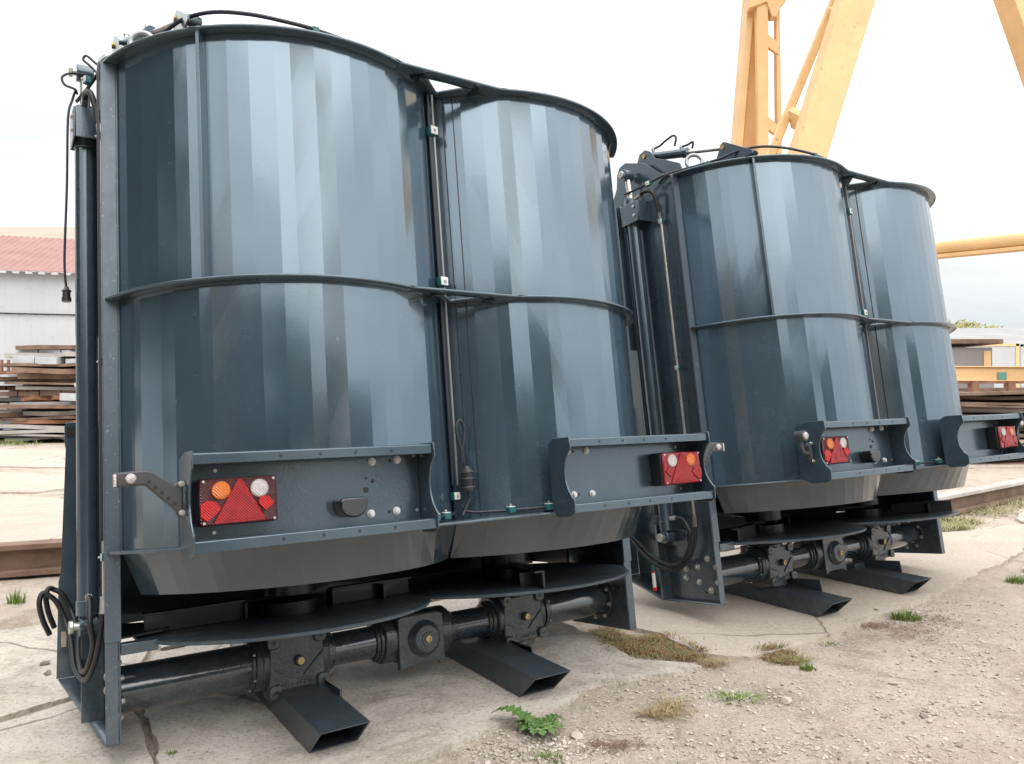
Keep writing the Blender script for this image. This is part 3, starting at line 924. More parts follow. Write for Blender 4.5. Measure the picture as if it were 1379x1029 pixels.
def build_unit(unit, Rw, Tw, label):
    root = empty("spreader_unit")
    tag(root, label, "spreader", "dark slate twin-barrel spreader units standing in the yard")
    Rm = Matrix(Rw).to_4x4(); Rm.translation = Vector(Tw)
    # orthonormalise
    q = Matrix(Rw).to_quaternion(); q.normalize()
    root.matrix_world = Matrix.Translation(Tw) @ q.to_matrix().to_4x4()
    Rq = q.to_matrix()
    def gfun(x, y):   # machine z of world ground at machine x,y
        return -(Tw[2]+Rq[2][0]*x+Rq[2][1]*y)/Rq[2][2]
    # --- side plates
    sp = MB().prism([(0.004, 0), (.40, 0), (.60, .12), (.62, 2.10), (.46, 2.33), (.445, 2.41), (.42, 2.445), (.37, 2.455), (.22, 2.395), (.12, 2.30), (.004, ZT)], 0, .050, .056)
    o = sp.build("side_plate", FRAME, root, bevel=0.001, segs=1)
    fl = MB()
    fl.prism([(.0125, 0), (.0485, 0), (.0485, .312), (.0125, .312)], 1, 0, .006)
    fl.box((.0115, -.004, .306), (.0580, .0055, ZT+.002)); fl.box((.0575, .0005, ZS), (.0680, .0050, ZT-.004))
    fl.build("front_flange", FLANGE, o, bevel=0.0015)
    lip = MB()
    V = [(.05, 0, .002), (.012, 0, .002), (.002, .39, .002), (.05, .39, .002), (-.072, .60, .122), (.05, .60, .122)]
    lip.add(V, [(0, 1, 2, 3), (3, 2, 4, 5)])
    lip.build("bottom_lip", FLANGE, o, solid=0.006)
    bb = MB()
    for y, z in ((.086, .22), (.158, .177), (.019+.012, .18), (.237, .165), (.244, .121), (.156, .10), (.031, .104), (.083, .063)):
        bb.hexb((.049, y, z), (-1, 0, 0), .0125, .010)
    bb.build_each("plate_bolt", ZINC, o)
    hl = MB()
    for y, z in ((.05, .225), (.12, .215), (.06, .045), (.12, .05), (.21, .20)):
        hl.new(); hl.cyl((.0495, y, z), (.0487, y, z), .006, n=14)
    hl.build_each("bolt_hole", RUBBER, o)
    # right side plate
    o2 = MB().prism([(.004, -.006), (.42, -.006), (.60, .12), (.60, ZS+.02), (.004, ZS-.01)], 0, 2.166, 2.171).build("side_plate", FRAME, root, bevel=0.001, segs=1)
    fr = MB()
    fr.box((2.168, 0, -.006), (2.209, .006, .306)); fr.box((2.167, -.004, .302), (2.214, .0055, ZS-.004))
    fr.build("front_flange", FRAME, o2, bevel=0.002)
    MB().prism([(.0, ZS-.02), (.60, ZS-.02), (.62, 2.10), (.44, 2.31), (.33, 2.40), (.15, 2.33), (.0, ZT)], 0, 2.246, 2.252).build("upper_side_plate", FRAME, root, bevel=0.001, segs=1)
    # right outside hydraulic cylinder
    rc = MB(); rc.cyl((2.300, .20, .60), (2.300, .20, 2.10), .040, n=28); rc.cyl((2.30, .20, 2.10), (2.30, .20, 2.34), .018, n=16)
    rc.box((2.25, .16, 2.02), (2.345, .25, 2.13))
    rc.build("lift_cylinder", FRAME, root, bevel=0.001, segs=1)
    # rear panel and floor to keep the inside dark
    MB().box((.056, .735, .270), (2.166, .741, 2.16)).build("rear_panel", DARKIN, root)
    MB().box((.0565, .56, .30), (.0625, .735, 2.1)).build("side_liner", DARKIN, root)
    MB().box((2.160, .42, .28), (2.1655, .735, 2.1)).build("side_liner", DARKIN, root)
    MB().box((.060, .10, ZT-.012), (2.240, .60, ZT-.006)).build("top_cover", DARKIN, root)
    # --- barrels
    sd_ = unit*10
    for mir in (False, True):
        barrel("barrel_upper", root, ZM+.0045, ZT-.0045, mir, 3+sd_+mir)
        barrel("barrel_lower", root, ZS+.0045, ZM-.0045, mir, 5+sd_+mir)
        cone("barrel_cone", root, mir, 5+sd_+mir)
    ring_flange("top_ring", root, ZT); ring_flange("middle_ring", root, ZM); ring_flange("lower_ring", root, ZS, hole=False, mtl=FLANGE)
    # seam strip in the valley
    MB().prism([(1.118, -.290), (1.150, -.262), (1.182, -.290), (1.150, -.230)], 2, ZS+.004, ZT-.004).build("valley_strip", FRAME, root, bevel=0.001, segs=1)
    # vertical fin on the upper left barrel
    fx = .256
    M = Matrix.Translation((A_, YC, 0)) @ Matrix.Rotation(math.atan2(-.53, fx-A_), 4, 'Z')
    MB().box((RB-.002, -.006, ZM+.005), (RO-.001, .006, ZT-.005), M).build("barrel_fin", FRAME, root, bevel=0.001, segs=1)
    # weld line on right barrel
    t = T0+.93*(TS-T0); xr, yr_ = arc(RB+.0015, t, True)
    MB().cyl((xr, yr_, ZS+.01), (xr, yr_, ZT-.01), .0022, n=6).build("weld_seam", DARKIN, root)
    # guards beside the discs
    MB().box((.057, .0, .262), (.165, .05, .296)).build("disc_guard", FRAME, root, bevel=0.002)
    MB().prism([(.057, 0.08), (.20, .12), (.30, .30), (.057, .50)], 2, .300, .306).build("disc_guard", DARKIN, root)
    # --- drive line
    def dtube(xa, xb, r, fa=False, fb=False):
        m = MB(); m.cyl((xa, .2, .122), (xb, .2, .122), r, n=48)
        o = m.build("drive_tube", TUBEP, root)
        k = MB()
        for x, on, s in ((xa, fa, 1), (xb, fb, -1)):
            k.new()
            if on:
                k.cyl((x, .2, .122), (x+s*.012, .2, .122), r+.028, n=40)
            else:
                k.cyl((x, .2, .122), (x+s*.02, .2, .122), r+.020, r+.017, n=40)
                k.cyl((x+s*.02, .2, .122), (x+s*.034, .2, .122), r+.010, r+.008, n=40)
        k.build_each("tube_flange", CAST, o, bevel=0.002)
        b = MB()
        for x, on, s in ((xa+.012, fa, 1), (xb-.012, fb, -1)):
            if on:
                for q in range(8):
                    a = q*math.pi/4+.2
                    b.hexb((x, .2+(r+.017)*math.cos(a), .122+(r+.017)*math.sin(a)), (s, 0, 0), .0085, .008)
            else:
                for q in range(6):
                    a = q*math.pi/3+.5
                    b.hexb((x-.012*s+.02*s, .2+(r+.012)*math.cos(a), .122+(r+.012)*math.sin(a)), (s, 0, 0), .006, .006, False)
        b.build_each("flange_bolt", ZINC if (fa or fb) else CAST, o)
    dtube(.058, .525, .076, fa=True)
    dtube(.772, 1.010, .062)
    dtube(1.298, 1.530, .062)
    dtube(1.785, 2.165, .072, fb=True)
    gearbox(root, .648); gearbox(root, 1.652); centre_box(root)
    disc(root, .651, 2.75+unit*.4, 1); disc(root, 1.649, 3.5+unit*.9, 2)
    auger(root, .66, 1); auger(root, 1.64, -1)
    skid(root, .655, gfun, unit); skid(root, 1.48 if unit == 1 else 1.455, gfun, unit)
    # --- lamp carriers
    bumper(root, .150, .877, False, unit); bumper(root, 1.423, 2.150, True, unit)
    # carrier brackets back to the barrel
    for x0_, x1_ in ((.30, .32), (1.98, 2.0)):
        MB().box((x0_, -.497, .66), (x1_, -.35, .78)).build("carrier_bracket", FRAME, root)
    # --- left outside hydraulics
    cy = MB(); cx_, cyy, r_ = -.004, .300, .034
    cy.cyl((cx_, cyy, .40), (cx_, cyy, 2.04), r_, n=36)
    cy.cyl((cx_, cyy, 2.04), (cx_, cyy, 2.20), r_*1.12, n=36)
    cy.cyl((cx_, cyy, .37), (cx_, cyy, .42), r_*1.1, n=36)
    o = cy.build("lift_cylinder", FRAME, root, bevel=0.002)
    MB().cyl((cx_, cyy, 2.20), (cx_, cyy+.01, 2.33), .017, n=20).build("piston_rod", PIPE, o)
    ey = MB(); ey.new(); ey.cyl((cx_-.028, cyy+.01, 2.345), (cx_+.028, cyy+.01, 2.345), .032, n=28); ey.new(); ey.cyl((cx_-.028, cyy, .335), (cx_+.028, cyy, .335), .034, n=28)
    ey.box((cx_-.022, cyy-.02, .335), (cx_+.022, cyy+.02, .40))
    ey.build_each("cylinder_eye", FRAME, o, bevel=0.003)
    pn = MB(); pn.new(); pn.cyl((cx_-.052, cyy+.01, 2.345), (cx_+.054, cyy+.01, 2.345), .013, n=20); pn.cyl((cx_-.052, cyy+.01, 2.345), (cx_-.040, cyy+.01, 2.345), .021, n=6)
    pn.new(); pn.cyl((cx_-.055, cyy, .335), (cx_+.054, cyy, .335), .014, n=20); pn.cyl((cx_-.058, cyy, .335), (cx_-.044, cyy, .335), .022, n=24)
    pn.build_each("pivot_pin", ZINC, o, bevel=0.002)
    MB().box((cx_-.046, cyy-.085, 2.05), (cx_-.040, cyy+.04, 2.165)).box((cx_-.046, cyy+.04, 2.05), (.050, cyy+.046, 2.165)).box((cx_-.040, cyy-.090, 2.05), (.050, cyy-.084, 2.165)).build("cylinder_bracket", FRAME, root, bevel=0.002)
    bb = MB()
    for z in (2.085, 2.135): bb.hexb((-.047, cyy-.06, z), (-1, 0, 0), .009, .008)
    bb.build_each("bracket_bolt", ZINC, root)
    # second guide rail behind the cylinder and thin rear strip
    MB().box((-.030, .400, 1.36), (.050, .408, 2.19)).build("guide_strip", FRAME, root, bevel=0.001, segs=1)
    MB().cyl((.022, .385, .45), (.022, .385, 2.2), .020, n=20).build("guide_tube", FRAME, root)
    # rear wing plate with hook, resting on the ground behind
    wing = [(.050, .125), (-.077, .125), (-.070, .47), (-.063, .50), (-.062, .53), (-.046, .96), (-.050, .985), (-.050, 1.045), (-.042, 1.063), (.02, 1.063), (.05, 1.04)]
    wg = MB().prism(wing, 1, .600, .607).build("wing_plate", FRAME, root, bevel=0.001, segs=1)
    MB().box((-.043, .5985, 1.005), (-.020, .5997, 1.045)).build("hook_slot", RUBBER, wg)
    MB().box((-.062, .5975, .235), (-.045, .5992, .290)).build("long_slot", CONC2, wg, bevel=0.0005, segs=1)
    MB().prism([(.12, .33), (.25, .33), (.38, .29), (.40, .20), (.36, .05), (.30, .004), (.12, .004)], 0, .036, .042)
    MB().prism([(.20, .36), (.44, .40), (.44, .26), (.20, .30)], 0, .040, .047).build("pivot_gusset", FRAME, root, bevel=0.001, segs=1)
    MB().box((-.020, .36, .005), (.049, .375, .40)).build("stiffener", FRAME, root, bevel=0.001, segs=1)
    # steel pipe with clamps, hoses, label tag
    MB().tube([(.026, .120, .44), (.026, .120, 2.03)], .0075, 12, 1).build("hydraulic_pipe", PIPE, root)
    for z in (2.02, 1.215, .565):
        clamp(root, (.028, .120, z), (-1, 0, 0), .8)
    MB().tube([(.024, .120, 2.03), (.020, .122, 2.075)], .010, 6, 1).build("hose_fitting", ZINC, root)
    MB().tube([(.018, .122, 2.07), (.010, .124, 2.13), (-.004, .135, 2.185), (-.012, .175, 2.205), (-.014, .215, 2.200)], .0105, 12).build("upper_hose", RUBBER, root)
    MB().tube([(-.014, .212, 2.200), (-.012, .262, 2.19)], .0115, 6, 1).build("hose_fitting", ZINC, root)
    MB().tube([(-.006, .262, .430), (-.010, .215, .435)], .012, 6, 1).build("hose_fitting", ZINC, root)
    MB().tube([(-.010, .215, .435), (-.012, .165, .425), (-.016, .125, .36), (-.004, .150, .29), (-.014, .20, .215), (-.024, .28, .190), (-.024, .40, .227), (-.018, .50, .292), (-.031, .57, .360), (-.060, .575, .425), (-.085, .58, .446), (-.103, .575, .452), (-.112, .57, .425), (-.104, .575, .37), (-.084, .592, .31)], .0092, 14).build("hydraulic_hose", RUBBER, root)
    MB().tube([(.024, .120, .44), (.020, .118, .385)], .0115, 6, 1).build("hose_fitting", ZINC, root)
    MB().tube([(.020, .118, .39), (.012, .125, .31), (.000, .165, .225), (-.018, .25, .165), (-.038, .37, .190), (-.040, .48, .262), (-.052, .54, .330), (-.078, .55, .400), (-.104, .55, .430), (-.124, .55, .440), (-.134, .545, .405), (-.122, .555, .345), (-.100, .575, .29)], .0092, 14).build("hydraulic_hose", RUBBER, root)
    if unit == 2:
     tg = MB(); tg.cyl((-.050, .385, .150), (-.050, .385, .075), .0095, n=16); to = tg.build("hose_tag", WHITECAP, root)
     tg = MB(); tg.cyl((-.050, .385, .075), (-.050, .385, .058), .0115, n=16); tg.cyl((-.050, .385, .150), (-.050, .385, .158), .0105, n=16)
     tg.build("tag_cap", mat("tag_red", (.55, .01, .02), .4), to)
     MB().cyl((-.050, .385, .158), (-.052, .38, .19), .008, n=12).build("tag_valve", GREENC, to)
    # --- top of the machine
    tp = MB().prism([(-.02, ZT+.006), (.0, 2.315), (.10, 2.375), (.17, 2.410), (.205, 2.465), (.24, 2.488), (.285, 2.480), (.31, 2.44), (.33, 2.36), (.42, 2.30), (.5, 2.24)], 0, .088, .096)
    tp.build("cylinder_mount", FRAME, root, bevel=0.001, segs=1)
    b0, b1, b2, b3 = Vector((.115, .25, 2.452)), Vector((.172, .04, 2.402)), Vector((.205, -.06, 2.378)), Vector((.243, -.19, 2.348))
    hc = MB(); hc.cyl(b0, b1, .024, n=28); hc.cyl(b1, b1+(b1-b0).normalized()*.03, .028, n=28)
    o = hc.build("top_cylinder", FRAME, root, bevel=0.002)
    MB().cyl(b1, b3, .0105, n=16).build("piston_rod", PIPE, o)
    p_ = MB(); p_.new(); p_.cyl(b0-Vector((.035, 0, 0)), b0+Vector((.03, 0, 0)), .012, n=18); p_.new(); p_.cyl(b3-Vector((.03, 0, 0)), b3+Vector((.03, 0, 0)), .012, n=18)
    p_.build_each("pivot_pin", BRASS, o)
    e_ = MB(); e_.new(); e_.cyl(b3-Vector((.012, 0, 0)), b3+Vector((.012, 0, 0)), .022, n=20); e_.new(); e_.cyl(b0-Vector((.018, 0, 0)), b0+Vector((.018, 0, 0)), .028, n=20)
    e_.build_each("cylinder_eye", FRAME, o, bevel=0.002)
    for xx in (.222, .262):
        MB().prism([(-.165, 2.345), (-.175, 2.368), (-.195, 2.376), (-.215, 2.366), (-.37, 2.26), (-.37, ZT+.005), (-.10, ZT+.005)], 0, xx-.003, xx+.003).build("rod_bracket", FRAME, root, bevel=0.001, segs=1)
    f_ = MB()
    for p in (b0+Vector((.012, -.035, .022)), b1+Vector((0, .01, .024))):
        f_.new(); f_.cyl(p, p+Vector((0, 0, .010)), .009, n=6); f_.cyl(p+Vector((0, 0, .010)), p+Vector((0, 0, .015)), .011, n=14); f_.cyl(p+Vector((0, 0, .015)), p+Vector((0, 0, .024)), .007, n=6)
    f_.build_each("hose_fitting", ZINC, root)
    q0 = b0+Vector((.012, -.035, .038)); q1 = b1+Vector((0, .01, .040))
    if unit == 2:
        kz = 1.0
        MB().tube([q0, q0+Vector((.01, -.04, .002)), q0+Vector((.02, -.08, .018*kz)), q0+Vector((.03, -.13, .030*kz)), q0+Vector((.036, -.145, .012)), q0+Vector((.034, -.13, -.03))], .006, 10).build("feed_hose", RUBBER, root)
        MB().tube([q1, q1+Vector((.01, -.04, -.002)), q1+Vector((.02, -.07, .004)), q1+Vector((.02, -.06, -.03))], .006, 10).build("feed_hose", RUBBER, root)
    # lifting eye
    V = []; 
    le = MB(); n1, n2 = 28, 10; c = Vector((.135, -.060, 2.305)); rr, rt = .040, .0105
    ax1 = Vector((.80, -.60, 0)).normalized() if unit == 1 else Vector((.70, -.71, 0)).normalized(); ax2 = Vector((0, .10, 1)).normalized()
    pts = [c+ax1*(rr*math.cos(2*math.pi*k/n1))+ax2*(rr*math.sin(2*math.pi*k/n1)) for k in range(n1+1)]
    le.tube(pts, rt, 12, 1); le.cyl((.135, -.060, ZT+.003), (.135, -.060, 2.268), .020, n=20)
    le.build("lifting_eye", mat("bare_steel", (.34, .36, .40), .3, metal=.6), root)
    # cables along the top ring and down the flange
    MB().tube([(.018, .10, 2.225), (.022, .02, 2.252), (.10, -.09, 2.262), (.17, -.20, 2.272), (.225, -.29, 2.292), (.30, -.37, 2.292), (.40, -.425, 2.282), (.50, -.455, 2.270), (.604, -.468, 2.262), (.756, -.460, 2.253), (.90, -.440, 2.250), (1.02, -.40, 2.250)], .0068, 10).build("top_pipe", CABLE, root)
    clamp(root, (.604, -.468, ZT+.018), (0, 0, 1), .75, False); clamp(root, (.135, -.150, ZT+.018), (0, 0, 1), .8, False)
    MB().tube([(-.03, .32, 2.235), (.0, .20, 2.245), (.03, .08, 2.262), (.065, .0, 2.262), (.14, -.12, 2.252)], .0060, 10).build("wire_loom", CABLE, root)
    MB().tube([(.020, .030, 2.238), (.010, .004, 2.236), (.0055, -.006, 2.20), (.0045, -.0065, 2.10), (.0045, -.0065, 1.4), (.0045, -.0065, .62)], .0050, 8).build("wire_loom", CABLE, root)
    clamp(root, (-.012, .15, 2.238), (-1, -.3, 0), .8)
    # centre seam pipes
    for x, yy, m_ in ((1.112, -.303, CABLE), (1.130, -.305, SEAMP)):
        MB().tube([(x, yy, ZS+.13), (x, yy, ZT-.012)], .0052, 10, 1).build("seam_pipe", m_, root)
    for z in (2.074, 1.474): clamp(root, (1.122, -.306, z), (.15, -1, 0), 1.12)
    clamp(root, (1.118, -.304, .672), (.15, -1, 0), .9)
    if unit == 1:
        # trailer plug hanging in the seam
        MB().tube([(1.150, -.330, .742), (1.146, -.333, .80), (1.128, -.335, .875), (1.122, -.336, .92), (1.138, -.337, .945), (1.156, -.336, .92), (1.150, -.336, .87), (1.140, -.335, .82), (1.138, -.333, .79)], .0052, 10).build("plug_cable", CABLE, root)
        pg = MB(); pg.lathe((1.150, -.345, .765), (0, 0, -1), [(-.012, .008), (0, .016), (.012, .026), (.014, .024), (.03, .024), (.034, .027), (.062, .025), (.066, .028), (.078, .028)], 20)
        pg.build("trailer_plug", PLASTIC, root, smooth=30)
        MB().tube([(1.150, -.335, .690), (1.160, -.335, .665), (1.150, -.335, .64), (1.125, -.335, .600)], .0055, 10).build("plug_cable", CABLE, root)
        # hanging socket on the left side
        MB().tube([(.015, .29, 2.335), (-.010, .285, 2.330), (-.052, .28, 2.322), (-.080, .28, 2.300), (-.072, .28, 2.272), (-.040, .28, 2.262), (-.030, .30, 2.255)], .0042, 10).build("socket_cable", CABLE, root)
        MB().tube([(.03, .15, 2.262), (.0, .16, 2.30), (-.022, .17, 2.325), (-.012, .165, 2.34), (.018, .16, 2.315), (.05, .15, 2.29)], .0042, 10).build("socket_cable", CABLE, root)
        MB().tube([(-.036, .29, 2.262), (-.046, .30, 2.227), (-.060, .30, 2.151), (-.064, .30, 1.894), (-.072, .30, 1.614), (-.066, .30, 1.506)], .0042, 10).build("socket_cable", CABLE, root)
        sk = MB(); sk.lathe((-.066, .30, 1.508), (0, 0, -1), [(-.008, .006), (0, .009), (.008, .017), (.010, .013), (.030, .013), (.032, .0155), (.046, .0155)], 18)
        sk.build("hanging_socket", PLASTIC, root, smooth=30)
    # cable along the lower ring
    def ringpt(t, mir, r=RB+.016, z=ZS+.024): x, y = arc(r, t, mir); return (x, y, z)
    MB().tube([(1.130, -.320, .640), (1.155, -.330, .612)]+[ringpt(2.28-.12*k, True) for k in range(1, 10)], .0052, 10).build("ring_cable", CABLE, root)
    MB().tube([(1.100, -.33, .612), (1.05, -.36, .606), (.98, -.39, .605), (.90, -.42, .605)], .0062, 10).build("ring_cable", CABLE, root)
    for t, mir in ((2.08, True), (1.86, True), (2.16, False), (2.05, False)):
        x, y = arc(RB+.018, t, mir)
        clamp(root, (x, y, ZS+.024), (0, 0, 1), .9)
    return root

R1 = [[0.82713, -0.55672, -0.07694], [0.562, 0.81893, 0.11619], [-0.00168, -0.13934, 0.99024]]; T1 = (-1.2489, 2.3877, 0.0808)
R2 = [[0.82237, -0.56276, -0.08371], [0.56893, 0.81453, 0.11341], [0.00436, -0.14089, 0.99002]]; T2 = (1.024, 3.8703, 0.1101)
build_unit(1, R1, T1, "nearer slate grey spreader unit with slanted marker lamp arms and a hanging plug")
build_unit(2, R2, T2, "farther slate grey spreader unit with round marker lamps, before the yellow crane")

# ================================================================== GANTRY CRANE
def crane():
    root = empty("gantry_crane", (5.5, 14, 0))
    tag(root, "yellow painted gantry crane legs and tie beams rising behind the units", "crane")
    inv = root.matrix_world.inverted()
    L = Matrix.Translation((-5.5, -14, 0))
    def P(px, py, Y): return L @ W(px, py, Y)
    def add(nm, segs, m_=YEL, up=(0, 1, 0), bev=.02):
        mb = MB()
        for a, b, w, h in segs: mb.beam(a, b, w, h, up)
        o = mb.build(nm, m_, root, bevel=bev); return o
    def ext(a, b, z):  # extend line a->b to height z
        a = Vector(a); b = Vector(b); t = (z-a.z)/(b.z-a.z); return a+(b-a)*t
    Ya = 14.0
    a, b = P(1088, 205, Ya), P(1151, 0, Ya)
    lo, hi = ext(a, b, 1.1), ext(a, b, 12.2)
    add("main_leg", [(lo, hi, .58, .50)])
    c, d = P(1372.5, 0, Ya), P(1404, 90, Ya)
    add("main_leg", [(ext(c, d, 1.1), ext(c, d, 12.2), .55, .50)])
    # thin brace and battens beside the main leg
    e, f = P(1052, 175, Ya+.6), P(1127, -8, Ya+.6)
    br = add("leg_brace", [(ext(e, f, 5.4), ext(e, f, 11.6), .155, .16)])
    def batten(y0, x0, y1, x1, w=.34): add("batten", [(P(x0, y0, Ya+.55), P(x1, y1, Ya+.2), .12, w)], bev=.01)
    batten(158, 1066, 172, 1092, .42); batten(20, 1119, 26, 1135, .3); batten(-120, 1170, -115, 1185, .3)
    # far leg of the other frame: box leg plus ladder-like lattice
    Yb = 17.0
    def quad(nm, x0t, x1t, x0b, x1b, yt, yb_, dep, Y_, m_=YEL):
        p = [P(x0t, yt, Y_), P(x1t, yt, Y_), P(x1b, yb_, Y_), P(x0b, yb_, Y_)]
        vs = [Vector(q) for q in p]+[Vector(q)+Vector((0, dep, 0)) for q in p]
        return MB().add(vs, [(0, 1, 2, 3), (7, 6, 5, 4), (0, 4, 5, 1), (1, 5, 6, 2), (2, 6, 7, 3), (3, 7, 4, 0)]).build(nm, m_, root, bevel=.015)
    quad("lattice_leg", 1012, 1021.5, 983, 992, -60, 300, .5, Yb)
    quad("lattice_web", 1021.5, 1027, 992, 1031, -60, 300, .04, Yb+.30)
    quad("lattice_leg", 1018.5, 1034.5, 1022, 1036, -60, 300, .18, Yb-.25)
    quad("lattice_leg", 1044.5, 1049.5, 1047.5, 1055, -60, 300, .18, Yb-.10)
    for y0 in (-70, 46, 157, 268):
        mb = MB(); p = [P(1030, y0-4, Yb-.22), P(1050, y0+13, Yb-.1), P(1051, y0+29, Yb-.1), P(1030, y0+14, Yb-.22)]
        vs = [Vector(q) for q in p]+[Vector(q)+Vector((0, .10, 0)) for q in p]
        mb.add(vs, [(0, 1, 2, 3), (7, 6, 5, 4), (0, 4, 5, 1), (1, 5, 6, 2), (2, 6, 7, 3), (3, 7, 4, 0)]).build("ladder_rung", YEL, root, bevel=.005)
    # gusset where the lattice leg meets the girder bracket
    mb = MB(); p = [P(1008, -40, Yb-.3), P(1062, -40, Yb-.3), P(1060, 0, Yb-.3), P(1051, 9, Yb-.3), P(1046, 22, Yb-.3), P(1040, 22, Yb-.3), P(1033, 2, Yb-.3), P(1009, 11, Yb-.3)]
    vs = [Vector(q) for q in p]+[Vector(q)+Vector((0, .25, 0)) for q in p]; n = len(p)
    mb.add(vs, [tuple(range(n)), tuple(range(n, 2*n))[::-1]]+[(i, (i+1) % n, n+(i+1) % n, n+i) for i in range(n)]).build("leg_gusset", YEL, root, bevel=.01)
    # round tie beam, from the leg towards the viewer's right
    t0, t1 = P(1200, 341, 15.5), P(1480, 312, 12.6)
    mb = MB(); mb.cyl(t0, t1, .125, n=28); mb.beam(Vector(t0)+Vector((0, 0, -.16)), Vector(t1)+Vector((0, 0, -.16)), .20, .07)
    mb.build("tie_beam", YEL, root, bevel=.01)
    # end carriage just above ground
    c0, c1 = P(1150, 503, 15.0), P(1500, 504.5, 15.0)
    mb = MB(); mb.beam(c0, c1, .45, .262); mb.beam(Vector(c0)+Vector((0, -.24, .13)), Vector(c1)+Vector((0, -.24, .13)), .06, .02); mb.beam(Vector(c0)+Vector((0, -.24, -.13)), Vector(c1)+Vector((0, -.24, -.13)), .06, .02)
    ec = mb.build("end_carriage", YEL, root, bevel=.01)
    q = P(1349.5, 506.5, 15-.235)
    MB().box((q.x-.085, q.y-.012, q.z-.07), (q.x+.085, q.y, q.z+.075)).build("green_plate", mat("green_paint", (.12, .30, .24), .6), ec, bevel=.02)
    wl = MB()
    for px in (1180, 1430, 1480):
        q = P(px, 520, 15.0); wl.new(); wl.cyl((q.x, q.y-.08, .55), (q.x, q.y+.08, .55), .36, n=28)
    wl.build_each("carriage_wheel", RUST2, ec)
    # wheel bogies, stands to the ground
    sp = MB()
    for px in (1180, 1430, 1480):
        q = P(px, 520, 15.0); sp.new(); sp.box((q.x-.3, q.y-.2, 0.0), (q.x+.3, q.y+.2, .20))
    sp.build_each("rail_foot", RUST2, ec)
    # top girder (above the frame of the photo, seen in reflections)
    g0 = Vector(hi)+Vector((-14, 1.5, .8)); g1 = Vector(hi)+Vector((20, 1.5, .8))
    mb = MB(); mb.beam(g0, g1, 1.2, 1.5); mb.build("girder", YEL, root, bevel=.03)
    return root
crane()
# the crane's other end frame stands behind the photographer; its legs show as brown columns in the paint
r2_ = empty("gantry_crane", (0, -10, 0)); tag(r2_, "yellow gantry end frame behind the photographer, mirrored in the paint", "crane")
for a, b in (((-5.6, 1.2, 0), (-5.2, 1.2, 13)), ((5.4, 1.6, 0), (5.8, 1.6, 13)), ((11.2, 3.2, 0), (10.6, 3.2, 13))):
    MB().beam(a, b, .36, .36, (0, 1, 0)).build("main_leg", YEL, r2_, bevel=.02)
MB().beam((-8, 1, 13.3), (11, 2.4, 13.3), .8, .8).build("girder", YEL, r2_, bevel=.02)

# ================================================================== RAILS, PILES, BUILDINGS, TREES
def rail(name, a, b, h, label):
    a = Vector(a); b = Vector(b); d = (b-a); L = d.length; ang = math.atan2(d.y, d.x)
    root = empty(name, (a.x, a.y, 0), ang)
    tag(root, label, "rail", "long steel rails lying across the yard")
    MB().box((0, -.075, h-.035), (L, .075, h)).build("rail_head", RUST2 if "left" in label else PALES, root, bevel=.004)
    m = MB(); m.box((0, -.010, .034), (L, .010, h-.034)); m.box((0, -.085, .0), (L, .085, .035)); m.build("rail_web", RUST2, root, bevel=.003)
    return root
rail("steel_rail", (-6.6, 3.6), (-1.9, 5.55), .20, "brown steel rail beam lying behind the left unit, its top bright and worn")
rail("steel_rail", (3.2, 6.75), (13.0, 14.6), .19, "brown steel rail running behind the right unit towards the yellow crane")

